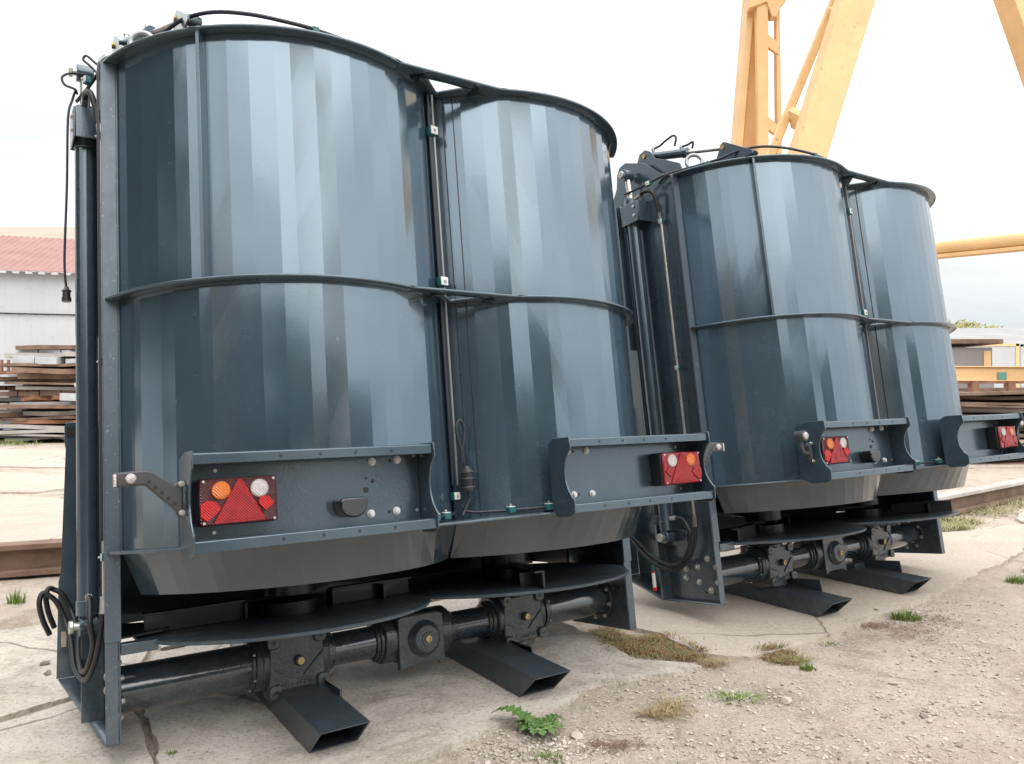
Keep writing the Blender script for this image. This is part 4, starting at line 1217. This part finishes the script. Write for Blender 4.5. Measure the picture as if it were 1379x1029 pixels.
PILEM = [RUST, RUST2, ORUST, PALES, RUST2, RUST, WHITEW]
def pile(name, x0, x1, y0, y1, h, label, seed, mats, tilt=.02, tk=(.02, .07), bp=.22, lab="scrap pile", jag=.12):
    rs = random.Random(seed)
    root = empty(name, ((x0+x1)/2, (y0+y1)/2, 0)); ox, oy = (x0+x1)/2, (y0+y1)/2
    tag(root, label, "scrap pile", "piles of scrap steel sheets and beams in the yard")
    z = 0.03
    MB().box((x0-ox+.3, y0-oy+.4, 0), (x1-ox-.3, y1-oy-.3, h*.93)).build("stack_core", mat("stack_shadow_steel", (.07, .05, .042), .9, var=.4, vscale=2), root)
    while z < h:
        t = rs.uniform(*tk)
        k = rs.choice((1, 2, 2, 3)); ed = [x0-rs.uniform(-jag, jag*2)]
        for q in range(1, k): ed.append(x0+(x1-x0)*(q/k+rs.uniform(-.14, .14)))
        ed.append(x1+rs.uniform(-jag, jag*2))
        for q in range(k):
            m_ = rs.choice(mats) if z < h-.16 else RUST2; ax, bx = ed[q]+rs.uniform(0, .05), ed[q+1]-rs.uniform(-.25, .08)
            ay, by = y0+rs.uniform(-.15, .35), y1
            tt = t*rs.uniform(.55, 1.0)
            M = Matrix.Translation(((ax+bx)/2-ox, (ay+by)/2-oy, z)) @ Matrix.Rotation(rs.uniform(-tilt, tilt), 4, 'Y') @ Matrix.Rotation(rs.uniform(-.10, .10), 4, 'Z')
            w, d = (bx-ax)/2, (by-ay)/2
            if rs.random() < bp and z < h-.16:
                mb = MB(); kk = max(1, int(2*w/.5))
                for r_ in range(kk):
                    xa = -w+r_*2*w/kk
                    mb.box((xa+.01, -d-.1, 0), (xa+2*w/kk-.02, d, t*rs.uniform(1.1, 1.35)), M)
                mb.build("beam_layer", rs.choice([WHITEW, WHITEW, m_]), root, bevel=.006)
            else:
                pts = [(-w, -d+rs.uniform(-.1, .1)), (-w*.4, -d-rs.uniform(0, .2)), (w*.1, -d+rs.uniform(-.1, .15)), (w*.5, -d-rs.uniform(0, .2)), (w, -d+rs.uniform(-.1, .2)), (w*rs.uniform(.85, 1.05), d), (-w*rs.uniform(.85, 1.05), d)]
                mb = MB(); n = len(pts); lift = [rs.uniform(0, t*.5) for _ in pts]
                vs = [M @ Vector((p[0], p[1], l)) for p, l in zip(pts, lift)]+[M @ Vector((p[0], p[1], l+tt)) for p, l in zip(pts, lift)]
                mb.add(vs, [tuple(range(n))[::-1], tuple(range(n, 2*n))]+[(i, (i+1) % n, n+(i+1) % n, n+i) for i in range(n)])
                mb.build("steel_sheet", m_, root)
        z += t*rs.uniform(.85, 1.15)
    return root
# left pile (behind the left unit)
pile("scrap_pile", -12.0, -7.6, 18.6, 22.0, 2.30, "tall pile of rusty sheets and white beams in front of the white hangar", 21, [RUST, RUST2, RUST2, RUST2, PALES, ORUST, PALES], tk=(.06, .15), tilt=.035, jag=.3)
pile("scrap_pile", -17.5, -12.3, 19.6, 23.0, 1.72, "lower stack of white beams and rusty posts at the left edge", 22, [WHITEW, PALES, RUST2, RUST, WHITEW], tk=(.07, .17))
# rusty posts on that stack
pst = empty("post_rack", (-12.75, 19.8, 1.66)); tag(pst, "row of short rusty posts standing on the left beam stack", "rack")
MB().box((-.5, -.05, 0), (.5, .05, .06)).build("base_rail", RUST, pst)
for k in range(5):
    MB().box((-.40+k*.17, -.04, .06), (-.355+k*.17, .03, .36)).build("post", RUST, pst)
wb = empty("white_strut", (-9.5, 18.3, 0.0)); tag(wb, "pale steel strut leaning diagonally against the tall rusty pile", "strut")
MB().beam((-.75, 0, 1.35), (.95, 0.1, 1.95), .10, .10).beam((.1, .02, 1.62), (1.0, .1, 1.30), .07, .07).build("strut_bars", WHITEW, wb)
bc = empty("blue_barrow", (-12.9, 19.3, 0)); tag(bc, "small blue machine on the ground beside the left scrap piles", "machine")
MB().box((-.20, -.2, .14), (.18, .2, .30)).box((-.08, -.2, .30), (.1, .1, .38)).build("body", mat("blue_paint", (.03, .13, .30), .4, var=.3), bc, bevel=.03)
w_ = MB(); w_.new(); w_.cyl((-.14, -.24, .09), (-.14, -.2, .09), .09, n=18); w_.new(); w_.cyl((.13, -.24, .09), (.13, -.2, .09), .09, n=18); w_.build_each("wheel", RUBBER, bc)
# right piles
pile("scrap_pile", 6.9, 14.5, 13.0, 14.6, 1.18, "wide stack of thin brown and cream sheets below the yellow crane beam", 31, [RUST2, PALES, CREAM, RUST2, PALES, RUST, PALES], tk=(.03, .075), jag=.2, bp=.03, tilt=.03)
pile("scrap_pile", 12.3, 22.0, 19.0, 21.5, 1.30, "long pile of rusty profiles behind the yellow crane beam", 32, [RUST, ORUST, RUST], tk=(.06, .16))
rk = empty("steel_rack", (11.9, 17.2, 0)); tag(rk, "rust red steel rack with uprights behind the crane end beam", "rack")
m = MB()
for z in (.5, .95, 1.38): m.new(); m.box((-2.8, -.06, z), (4.2, .06, z+.10))
m.build_each("rack_rail", RUST, rk)
for k in range(9): MB().box((-2.6+k*.8, -.09, 0), (-2.45+k*.8, .09, 1.50)).build("upright", RUST, rk)
# stack of concrete/timber panels with a roof slab
st = empty("panel_stack", (13.95, 23.5, 0.2)); tag(st, "stack of grey panels under a dark board left of the white trailer", "stack")
MB().box((-3, -.8, 1.65), (0.05, .8, 2.3)).build("panel_block", GROOF, st, bevel=.02)
MB().box((-3, -.8, -.2), (.1, .8, 1.35)).build("panel_block", GROOF, st, bevel=.02)
MB().box((-2.6, -.7, 1.35), (.0, .7, 1.65)).build("spacer", RUST2, st)
MB().box((-3.2, -1, 2.40), (.25, 1, 2.54)).build("cover_board", RUST2, st, bevel=.02)
MB().box((-.22, -.83, 1.75), (-.02, -.8, 2.2)).build("yellow_panel", YEL, st)

# --- left white hangar with red roof
def hangar_left():
    root = empty("hangar", (-25, 38, 0)); tag(root, "white clad hangar with red ribbed roof behind the left scrap piles", "building")
    o = Vector((25, -38, 0))
    a = Vector((-40, 33.0, 0)); b = Vector((-8, 42.0, 0)); d = (b-a).normalized(); n = Vector((-d.y, d.x, 0)); L = (b-a).length
    he = 7.05
    def q(s, t, z): p = a+d*s+n*t+o; p.z = z; return p
    mb = MB(); m_ = 60
    # ribbed wall: shallow corrugation
    V = []; F = []
    for k in range(m_*4+1):
        s = L*k/(m_*4); dep = .03 if (k//2) % 2 else 0
        V += [q(s, -dep, 0), q(s, -dep, he)]
    for k in range(m_*4): F.append((2*k, 2*k+2, 2*k+3, 2*k+1))
    mb.add(V, F).build("wall", HWALL, root, smooth=0)
    mb = MB(); V = []; F = []; nr = 110
    for k in range(nr*4+1):
        s = -.5+(L+1)*k/(nr*4); hgt = .05 if k % 4 in (0, 1) else 0
        V += [q(s, -.5, he-.05+hgt), q(s, 7.2, he+2.95+hgt)]
    for k in range(nr*4): F.append((2*k, 2*k+2, 2*k+3, 2*k+1))
    mb.add(V, F).build("roof", HROOF, root, smooth=0, solid=.02)
    mb = MB()
    for k in range(60): mb.new(); mb.box((0, 0, 0), (.28, .12, .10), Matrix.Translation(q(.2+k*.55, -.52, he-.16)) @ Matrix.Rotation(math.atan2(d.y, d.x), 4, 'Z'))
    mb.build_each("eave_bracket", WHITEW, root)
    mb = MB(); mb.tube([q(0, -.1, 5.35), q(L*.5, -.1, 5.0), q(L, -.1, 5.2)], .035, 6); mb.build("wall_cable", RUBBER, root)
    # gable end to close
    mb = MB(); mb.add([q(L, 0, 0), q(L, 14, 0), q(L, 14, he), q(L, 7.2, he+2.9), q(L, 0, he)], [(0, 1, 2, 3, 4)]); mb.build("gable", HWALL, root, smooth=0)
    return root
hangar_left()
def shed(name, label, x0, x1, y0, y1, h, rise, wallm, roofm):
    cx, cy = (x0+x1)/2, (y0+y1)/2
    root = empty(name, (cx, cy, 0)); tag(root, label, "building")
    X0, X1, Y0, Y1 = x0-cx, x1-cx, y0-cy, y1-cy
    MB().box((X0, Y0, 0), (X1, Y1, h)).build("wall", wallm, root)
    V = [(X0-.5, Y0-.5, h), (X1+.5, Y0-.5, h), (X1+.5, (Y0+Y1)/2, h+rise), (X0-.5, (Y0+Y1)/2, h+rise), (X1+.5, Y1+.5, h), (X0-.5, Y1+.5, h)]
    MB().add(V, [(0, 1, 2, 3), (3, 2, 4, 5)]).build("roof", roofm, root, smooth=0, solid=.15)
    MB().add([(X0, Y0, h), (X0, Y1, h), (X0, 0, h+rise*.96)], [(0, 1, 2)]).add([(X1, Y0, h), (X1, Y1, h), (X1, 0, h+rise*.96)], [(0, 2, 1)]).build("gable", wallm, root, smooth=0)
    return root
shed("hall", "large cream roofed hall rising behind the red roofed hangar", -75, -20, 60, 84, 12.6, 3.9, HWALL, CROOF)
shed("warehouse", "low long warehouse with pale grey roof beyond the white trailers", 24, 90, 52, 80, 4.35, 2.3, HWALL, GROOF)
# white trailers / boxes
def trailer(name, label, x, y, w, d, h, lift, extra=None):
    root = empty(name, (x, y, 0)); tag(root, label, "trailer", "white box bodies parked in front of the warehouse")
    MB().box((-w/2, -d/2, lift), (w/2, d/2, lift+h)).build("box_body", HWALL, root, bevel=.03)
    MB().box((-w/2, -d/2, lift-.25), (w/2, d/2, lift-.01)).build("chassis", RUST2, root)
    wl = MB()
    for u in (-.35, -.22, .35):
        wl.new(); wl.cyl((u*w, -d/2-.02, .48), (u*w, -d/2+.3, .48), .47, n=20)
    wl.build_each("wheel", RUBBER, root)
    e = MB(); e.box((-w/2, -d/2-.04, lift+h-.12), (w/2, -d/2-.005, lift+h)); e.box((-w/2, -d/2-.04, lift), (-w/2+.16, -d/2-.005, lift+h)); e.box((w/2-.16, -d/2-.04, lift), (w/2, -d/2-.005, lift+h))
    e.build("edge_trim", extra or WHITEW, root)
    return root
t1 = trailer("box_trailer", "white box trailer with yellow edge trim left of the one with red lettering", 24.2, 41.0, 3.3, 2.5, 2.7, 1.0, YEL)
t2 = trailer("box_trailer", "white box trailer with faded red lettering at the right edge", 33.1, 44.0, 10.4, 2.5, 2.85, 1.0, WHITEW)
lt = MB(); RSx = random.Random(4); xx = -4.85
for wd_ in (3, 6):
    for k in range(wd_):
        lt.box((xx, -1.300, 2.72), (xx+.05, -1.275, 3.02)); lt.box((xx+.18, -1.300, 2.72), (xx+.23, -1.275, 3.02))
        zz = RSx.choice((2.72, 2.85, 2.97)); lt.box((xx+.05, -1.300, zz), (xx+.18, -1.275, zz+.05))
        xx += .28
    xx += .25
lt.build("red_lettering", mat("sign_red", (.55, .10, .12), .6), t2)
cb = empty("covered_boat", (15.8, 32.0, 0)); tag(cb, "low white covered trailer with blue underside beside the panel stack", "trailer")
MB().prism([(-1.6, 1.9), (0, 2.25), (3.4, 1.95), (3.4, 1.6), (-1.6, 1.6)], 1, -1, 1).build("cover", WHITEW, cb, bevel=.03)
MB().box((-1.6, -.9, .3), (3.3, .9, 1.58)).build("underbody", mat("dim_blue", (.08, .16, .30), .5), cb)

# --- trees
def leaf_mat(name, c1, c2):
    m = mat(name, c1, rough=.7, base2=c2, vscale=.6)
    return m
def tree(x, y, h, r, label, m_, seed, n=1400, leaf=.28, group="trees beyond the warehouse", z0=.35):
    rs = random.Random(seed)
    root = empty("tree", (x, y, 0)); tag(root, label, "tree", group)
    tb = MB(); tb.tube([(0, 0, 0), (.1, .05, h*.3), (0, .1, h*.62), (.1, 0, h*.85)], .02*h, 8)
    tips = []
    for k in range(9):
        a = rs.uniform(0, 6.28); z = h*rs.uniform(.3, .7); L = r*rs.uniform(.5, .95)
        p = (math.cos(a)*L, math.sin(a)*L, min(h*.97, z+L*.6)); tips.append(p)
        tb.tube([(0, .05, z*.9), (p[0]*.5, p[1]*.5, z+L*.25), p], .007*h, 6)
    tb.build("trunk", mat("bark", (.10, .075, .055), .9, var=.4, vscale=8), root)
    cents = tips+[(rs.uniform(-.5, .5)*r, rs.uniform(-.5, .5)*r, h*rs.uniform(z0+.1, .92)) for _ in range(9)]
    V = []; F = []
    for k in range(n):
        c = rs.choice(cents); s = r*.42
        u = Vector((rs.gauss(0, 1), rs.gauss(0, 1), rs.gauss(0, 1))).normalized()*(rs.random()**.45)*s
        p = Vector(c)+u
        if p.z < h*z0: continue
        a = Vector((rs.gauss(0, 1), rs.gauss(0, 1), rs.gauss(0, 1))).normalized()*leaf*rs.uniform(.5, 1.2); b = a.orthogonal().normalized()*leaf*.5
        o = len(V); V += [p-a, p-b, p+a, p+b]; F.append((o, o+1, o+2, o+3))
    MB().add(V, F).build("crown", m_, root, smooth=0)
    return root
LG = leaf_mat("leaves_yellow_green", (.20, .20, .05), (.32, .27, .08)); LG2 = leaf_mat("leaves_green", (.07, .12, .03), (.12, .17, .05)); LG3 = leaf_mat("leaves_dark", (.035, .06, .022), (.06, .09, .03))
tree(51.5, 88, 9.7, 3.6, "yellowish autumn tree above the grey roof, next to the right unit's barrel", LG, 1, 2600, .32)
tree(55.5, 92, 9.4, 3.2, "pale yellow tree just right of the yellowish autumn one", LG, 2, 2200, .32)
tree(60.0, 90, 9.0, 2.5, "small green tree peeping over the grey warehouse roof", LG2, 3, 1800, .28)
tree(65.5, 92, 8.8, 2.4, "low dark green treetop at the right edge of the roof line", LG3, 4, 1500, .28)
# added unseen behind the photographer: dark shapes for the glossy paint to reflect
shed("workshop", "long dark grey workshop behind the photographer, mirrored in the paint", -20, 1.0, -22, -11, 6.6, 2.4, mat("dark_cladding", (.085, .09, .10), .7, var=.3, vscale=.5), mat("dark_roof", (.07, .07, .075), .7, var=.3))
for i, (x, y, h, r) in enumerate([(4.0, -14, 8.6, 2.6), (9.6, -13.5, 7.4, 2.3), (13.2, -11.5, 8.8, 2.6), (18.5, -7, 7.0, 2.4), (-12.5, 1.5, 11.5, 4.2), (-14, -5, 12.5, 4.6)]):  # made-up trees, spaced with gaps to break up the barrel reflections
    lab = ["dark tree beside the workshop's end behind the photographer", "smallest dark tree behind the photographer", "dark tree on the photographer's right rear side", "broad dark tree farthest to the photographer's right",
           "tall dark tree to the photographer's left", "tallest dark tree left of the workshop behind the photographer"][i]
    tree(x, y, h, r, lab, LG3, 40+i, 3000, .42, group="dark trees behind the photographer", z0=.10)

# ================================================================== SMALL GROUND THINGS
def on_slab(x, y):
    return any(inpoly(x, y, s) for s in SLABS[:6]+SLABS[9:11])
def gz(x, y):
    if on_slab(x, y): return 0.0
    xa = np.array([x]); ya = np.array([y])
    nr = np.exp(-np.maximum(0, np.hypot(xa-1, ya-4)-6)/6)
    z = -0.020+nr*(0.008*noise2(xa, ya, 3, 5, 0.35)+0.0035*noise2(xa, ya, 5, 3, 6.0))
    return float(min(z[0], -.006))
def stones(name, n, region, smin, smax, m_, seed, slabok=False, pw=3.0):
    rs = random.Random(seed); V = []; F = []
    base = [Vector(p) for p in ((1,0,0),(-1,0,0),(0,1,0),(0,-1,0),(0,0,1),(0,0,-1),(.6,.6,.5),(-.6,.6,.5),(-.6,-.6,.5),(.6,-.6,.5))]
    fc = [(4,6,7),(4,7,8),(4,8,9),(4,9,6),(0,6,9),(2,7,6),(1,8,7),(3,9,8),(0,2,6),(2,1,7),(1,3,8),(3,0,9),(5,2,0),(5,1,2),(5,3,1),(5,0,3)]
    cnt = 0
    while cnt < n:
        x, y = region(rs)
        ons = on_slab(x, y)
        if ons and not slabok: continue
        cnt += 1
        s = smin+(smax-smin)*rs.random()**pw
        z = gz(x, y)
        rz = Matrix.Rotation(rs.uniform(0, 6.28), 3, 'Z') @ Matrix.Rotation(rs.uniform(-.5, .5), 3, 'X')
        sc = Vector((s*rs.uniform(.6, 1.2), s*rs.uniform(.5, 1), s*rs.uniform(.3, .65)))
        o = len(V)
        for b in base:
            p = rz @ Vector((b.x*sc.x*rs.uniform(.8, 1.15), b.y*sc.y*rs.uniform(.8, 1.15), b.z*sc.z*rs.uniform(.85, 1.1)))
            V.append((x+p.x, y+p.y, z+p.z+sc.z*.35))
        F += [tuple(i+o for i in f) for f in fc]
    o = MB().add(V, F).build(name, m_, smooth=0)
    tag(o, kind='stuff'); return o
STN = mat("gravel_stone", (.42, .36, .305), .9, base2=(.55, .49, .43), vscale=9, detail=2)
STN2 = mat("dark_gravel", (.20, .175, .15), .9, base2=(.34, .30, .26), vscale=12, detail=2)
def reg_front(rs):
    u = rs.random()
    px = rs.uniform(560, 1500); py = 800+(1060-800)*u**.7
    p = G(px, py, -.02); return p.x, p.y
def reg_patch(rs):
    c = rs.choice([(1200, 950, 160, 55), (1290, 870, 90, 40), (1260, 830, 60, 20), (900, 930, 120, 30), (760, 1000, 150, 30), (1050, 1010, 200, 30), (700, 1010, 100, 15)])
    p = G(c[0]+rs.gauss(0, .6)*c[2], min(1060, c[1]+rs.gauss(0, .6)*c[3]), -.02); return p.x, p.y
gv = stones("gravel", 4800, reg_front, .0009, .011, STN, 5, pw=5.0); tag(gv, "pale gravel scattered over the dirt in front", "gravel")
gv = stones("gravel", 5200, reg_patch, .0010, .012, STN, 6, pw=4.0); tag(gv, "denser patches of pale gravel along the slab edges", "gravel")
gv = stones("dark_gravel", 1500, reg_patch, .0012, .011, STN2, 7, pw=5.0); tag(gv, "darker brown grit between the pale gravel", "gravel")
def reg_slab(rs):
    p = G(rs.uniform(-100, 1400), rs.uniform(800, 1040), 0); return p.x, p.y
gv = stones("grit", 1100, reg_slab, .0008, .0045, STN2, 8, slabok=True); tag(gv, "fine dark grit lying on the concrete slabs", "grit")
# separate stones and clods seen in the photo
for i, (px, py, s, lab) in enumerate([(1057, 941, .028, "largest pale stone, left of centre on the dirt"), (1203, 915, .020, "flat pale stone right of the grass clumps"), (1315, 941, .017, "pale stone near the right edge of the dirt"),
      (1243, 959, .018, "dark brown clod among the gravel on the right"), (1292, 996, .016, "dark clod at the lower right"), (778, 985, .026, "flat pale stone beside the broad-leaved weed"), (327, 944, .030, "dark clod under the left unit's drive tube"),
      (61, 895, .022, "upper of two brown clods on the slab at far left"), (64, 908, .020, "lower of two brown clods on the slab at far left"), (1180, 822, .013, "small dark stone in front of the right skid"), (1252, 965, .012, "bluish grey stone in the gravel patch")]):
    rs = random.Random(100+i); p = G(px, py, 0)
    bm = bmesh.new(); bmesh.ops.create_icosphere(bm, subdivisions=3, radius=s)
    n3 = [Vector((rs.gauss(0, 1), rs.gauss(0, 1), rs.gauss(0, 1))).normalized() for _ in range(7)]
    for v in bm.verts:
        d = v.co.normalized(); k = 1.0
        for q in n3: k = min(k, .62/max(.3, d.dot(q)) if d.dot(q) > .3 else 9)
        v.co = d*s*min(1.05, k)*(1+rs.uniform(-.02, .02)); v.co.z *= .6
    m2 = bpy.data.meshes.new("stone"); bm.to_mesh(m2); bm.free()
    m2.materials.append(STN2 if ("dark" in lab or "brown" in lab) else STN)
    o = bpy.data.objects.new("stone", m2); COL.objects.link(o); o.location = (p.x, p.y, gz(p.x, p.y)+s*.25); o.rotation_euler = (0, 0, rs.uniform(0, 6))
    tag(o, lab, "stone", "loose stones and clods on the ground")

GRASS = mat("grass_blade", (.12, .20, .035), .6, base2=(.20, .27, .06), vscale=30)
DRY = mat("dry_grass", (.42, .33, .17), .8, base2=(.30, .22, .12), vscale=30)
REDW = mat("reddish_weed", (.31, .18, .10), .8, base2=(.22, .24, .09), vscale=14)
def blades(name, cx, cy, rx, ry, n, hmin, hmax, m_, label, cat, seed, lean=.6, w=.0035, ang=0, kind=None, group=None, spread=1.0, curl=.5):
    rs = random.Random(seed); V = []; F = []
    for k in range(n):
        a = rs.uniform(0, 6.28); rad = rs.random()**.6*spread
        dx, dy = rx*rad*math.cos(a), ry*rad*math.sin(a)
        x, y = dx*math.cos(ang)-dy*math.sin(ang), dx*math.sin(ang)+dy*math.cos(ang)
        h = rs.uniform(hmin, hmax)*(1.1-.5*rad)
        th = rs.uniform(0, 6.28); ln = lean*rs.uniform(.2, 1)*h
        d = Vector((math.cos(th), math.sin(th), 0))*ln + Vector((x, y, 0))*.35*lean
        s = Vector((-d.y, d.x, 0)); s = s.normalized()*w*rs.uniform(.6, 1.2) if s.length > 1e-6 else Vector((w, 0, 0))
        z = gz(cx+x, cy+y)-.002
        o = len(V); p = Vector((x, y, 0))
        for q in range(4):
            u = q/3; c = p+d*(u**(1+curl))+Vector((0, 0, h*(u-.25*lean*u*u)))
            ww = s*(1-u)**.8
            V += [c-ww+Vector((0, 0, z)), c+ww+Vector((0, 0, z))]
        for q in range(3): F.append((o+2*q, o+2*q+1, o+2*q+3, o+2*q+2))
    ob = MB().add(V, F).build(name, m_, smooth=0); ob.location = (cx, cy, 0)
    tag(ob, label, cat, group, kind); return ob
def tuft(px, py, n, r, h, lab, seed, m_=GRASS, **k):
    p = G(px, py, -.02)
    return blades("grass_tuft", p.x, p.y, r, r*.7, n, h*.35, h, m_, lab, "grass tuft", seed, group="grass tufts growing in the dirt and joints", **k)
tuft(1220, 833, 260, .075, .085, "bushy green grass tuft in front of the right unit's far skid", 1)
tuft(1088, 903, 90, .035, .05, "small bright green tuft at the corner of the slab joint", 2)
tuft(1042, 887, 90, .06, .03, "low sparse green tuft on the reddish weed patch", 3)
tuft(990, 943, 130, .09, .04, "spreading flat green tuft in the middle of the dirt", 4, lean=1.4)
tuft(1370, 785, 170, .07, .075, "green tuft cut by the right edge of the photo", 5)
tuft(22, 812, 70, .05, .13, "tall light green tuft below the rail at far left", 6, lean=.5)
tuft(1118, 869, 60, .05, .022, "tiny green tuft right of the joint's end", 7)
tuft(740, 1024, 60, .05, .045, "small green tuft at the bottom edge below the weed", 8)
tuft(232, 1024, 25, .02, .03, "tiny tuft in the slab crack at the lower left", 9)
def patch(name, pts, n, m_, lab, seed, h=.022, kind='stuff', wd=.0016, up=(.1, .9)):
    rs = random.Random(seed); V = []; F = []
    for k in range(n):
        c = rs.choice(pts); p = G(c[0]+rs.gauss(0, .5)*c[2], c[1]+rs.gauss(0, .5)*c[3], -.02)
        z = gz(p.x, p.y)
        if z == 0.0 and rs.random() < .55: continue
        a = rs.uniform(0, 6.28); L = h*rs.uniform(.5, 1.5); d = Vector((math.cos(a)*L, math.sin(a)*L, L*rs.uniform(*up)))
        s = Vector((-math.sin(a), math.cos(a), 0))*wd
        o = len(V); q = Vector((p.x, p.y, z+rs.uniform(0, .010)))
        V += [q-s, q+s, q+d*.6+s*.8+Vector((0, 0, .004)), q+d*.6-s*.8+Vector((0, 0, .004)), q+d]; F += [(o, o+1, o+2, o+3), (o+3, o+2, o+4)]
    ob = MB().add(V, F).build(name, m_, smooth=0); tag(ob, lab, "ground cover", kind=kind); return ob
JP = [(815, 856, 18, 6), (835, 868, 25, 9), (865, 875, 35, 10), (900, 880, 35, 10), (930, 886, 20, 6), (880, 865, 20, 6)]
patch("ground_cover", JP, 15000, REDW, "mat of reddish green weeds filling the slab joint between the units", 1, .015)
patch("ground_cover", JP+[(960, 897, 20, 6)], 3500, DRY, "dry straw among the weeds in the slab joint", 2, .03, wd=.0010, up=(0, .5))
patch("ground_cover", [(1045, 882, 26, 7), (1062, 892, 24, 5)], 2600, REDW, "reddish weeds at the slab's outer corner", 3, .013)
patch("dry_grass", [(905, 955, 25, 14), (890, 965, 30, 8)], 420, DRY, "tuft of bleached dry grass on the dirt", 4, .042, wd=.0015, up=(0, .45))
patch("dead_twigs", [(1200, 845, 40, 8), (1170, 842, 25, 5), (1260, 835, 40, 8), (1230, 855, 40, 8), (830, 1005, 50, 8)], 700, mat("twig", (.20, .13, .09), .9), "brown dead twigs lying around the grass tufts", 5, .05, wd=.0011, up=(-.02, .15))
patch("roadside_grass", [(1320, 690, 60, 7), (1380, 680, 50, 8), (1290, 715, 20, 3), (1290, 705, 30, 4)], 3500, mat("verge_grass", (.30, .30, .13), .8, base2=(.38, .34, .20), vscale=6), "strip of pale dry grass along the rail on the right", 6, .06, wd=.003)
patch("roadside_grass", [(20, 598, 30, 4), (-30, 600, 30, 4)], 450, mat("verge_grass2", (.18, .22, .07), .8), "green strip at the foot of the left scrap piles", 7, .14, wd=.008)

# broad-leaved weed
def weed(px, py):
    c = G(px, py, -.02); root = empty("broadleaf_weed", (c.x, c.y, gz(c.x, c.y))); tag(root, "jagged broad-leaved green weed growing at the slab edge in the foreground", "weed")
    rs = random.Random(9); m_ = mat("weed_leaf", (.06, .13, .03), .5, base2=(.12, .20, .05), vscale=18)
    for k in range(15):
        a = [2.75, 2.4, 3.1, .3, -.4, -1.0, -1.7, .9, 1.5, 2.0, -2.4, -.1, -2.9, -.7, -1.35][k]; L = [.20, .13, .10, .13, .12, .13, .11, .08, .07, .08, .09, .09, .08, .10, .12][k]
        V = []; F = []; n = 14
        for q in range(n+1):
            u = q/n; wdt = .024*(.25+math.sin(math.pi*min(1, u**.8*1.02))**.7)*(1+.45*(-1 if q % 2 else 1))*(1-.2*u)*(L/.13)**.5
            if q == n: wdt = .001
            x = L*u; z = .012+.045*math.sin(u*2.5)*(L/.13)-.01*u+rs.uniform(-.003, .003)
            V += [(x, -wdt, z+.006), (x+.004, 0, z), (x, wdt, z+.007)]
        for q in range(n): F += [(3*q, 3*q+1, 3*q+4, 3*q+3), (3*q+1, 3*q+2, 3*q+5, 3*q+4)]
        Mz = Matrix.Rotation(a, 4, 'Z'); V = [(Mz @ Vector(v))*.85 for v in V]
        MB().add(V, F).build("leaf", m_, root, smooth=0)
weed(722, 987)
# curb-like dirt bank left of rail: low broken concrete edge
print("OBJS", len(bpy.data.objects))
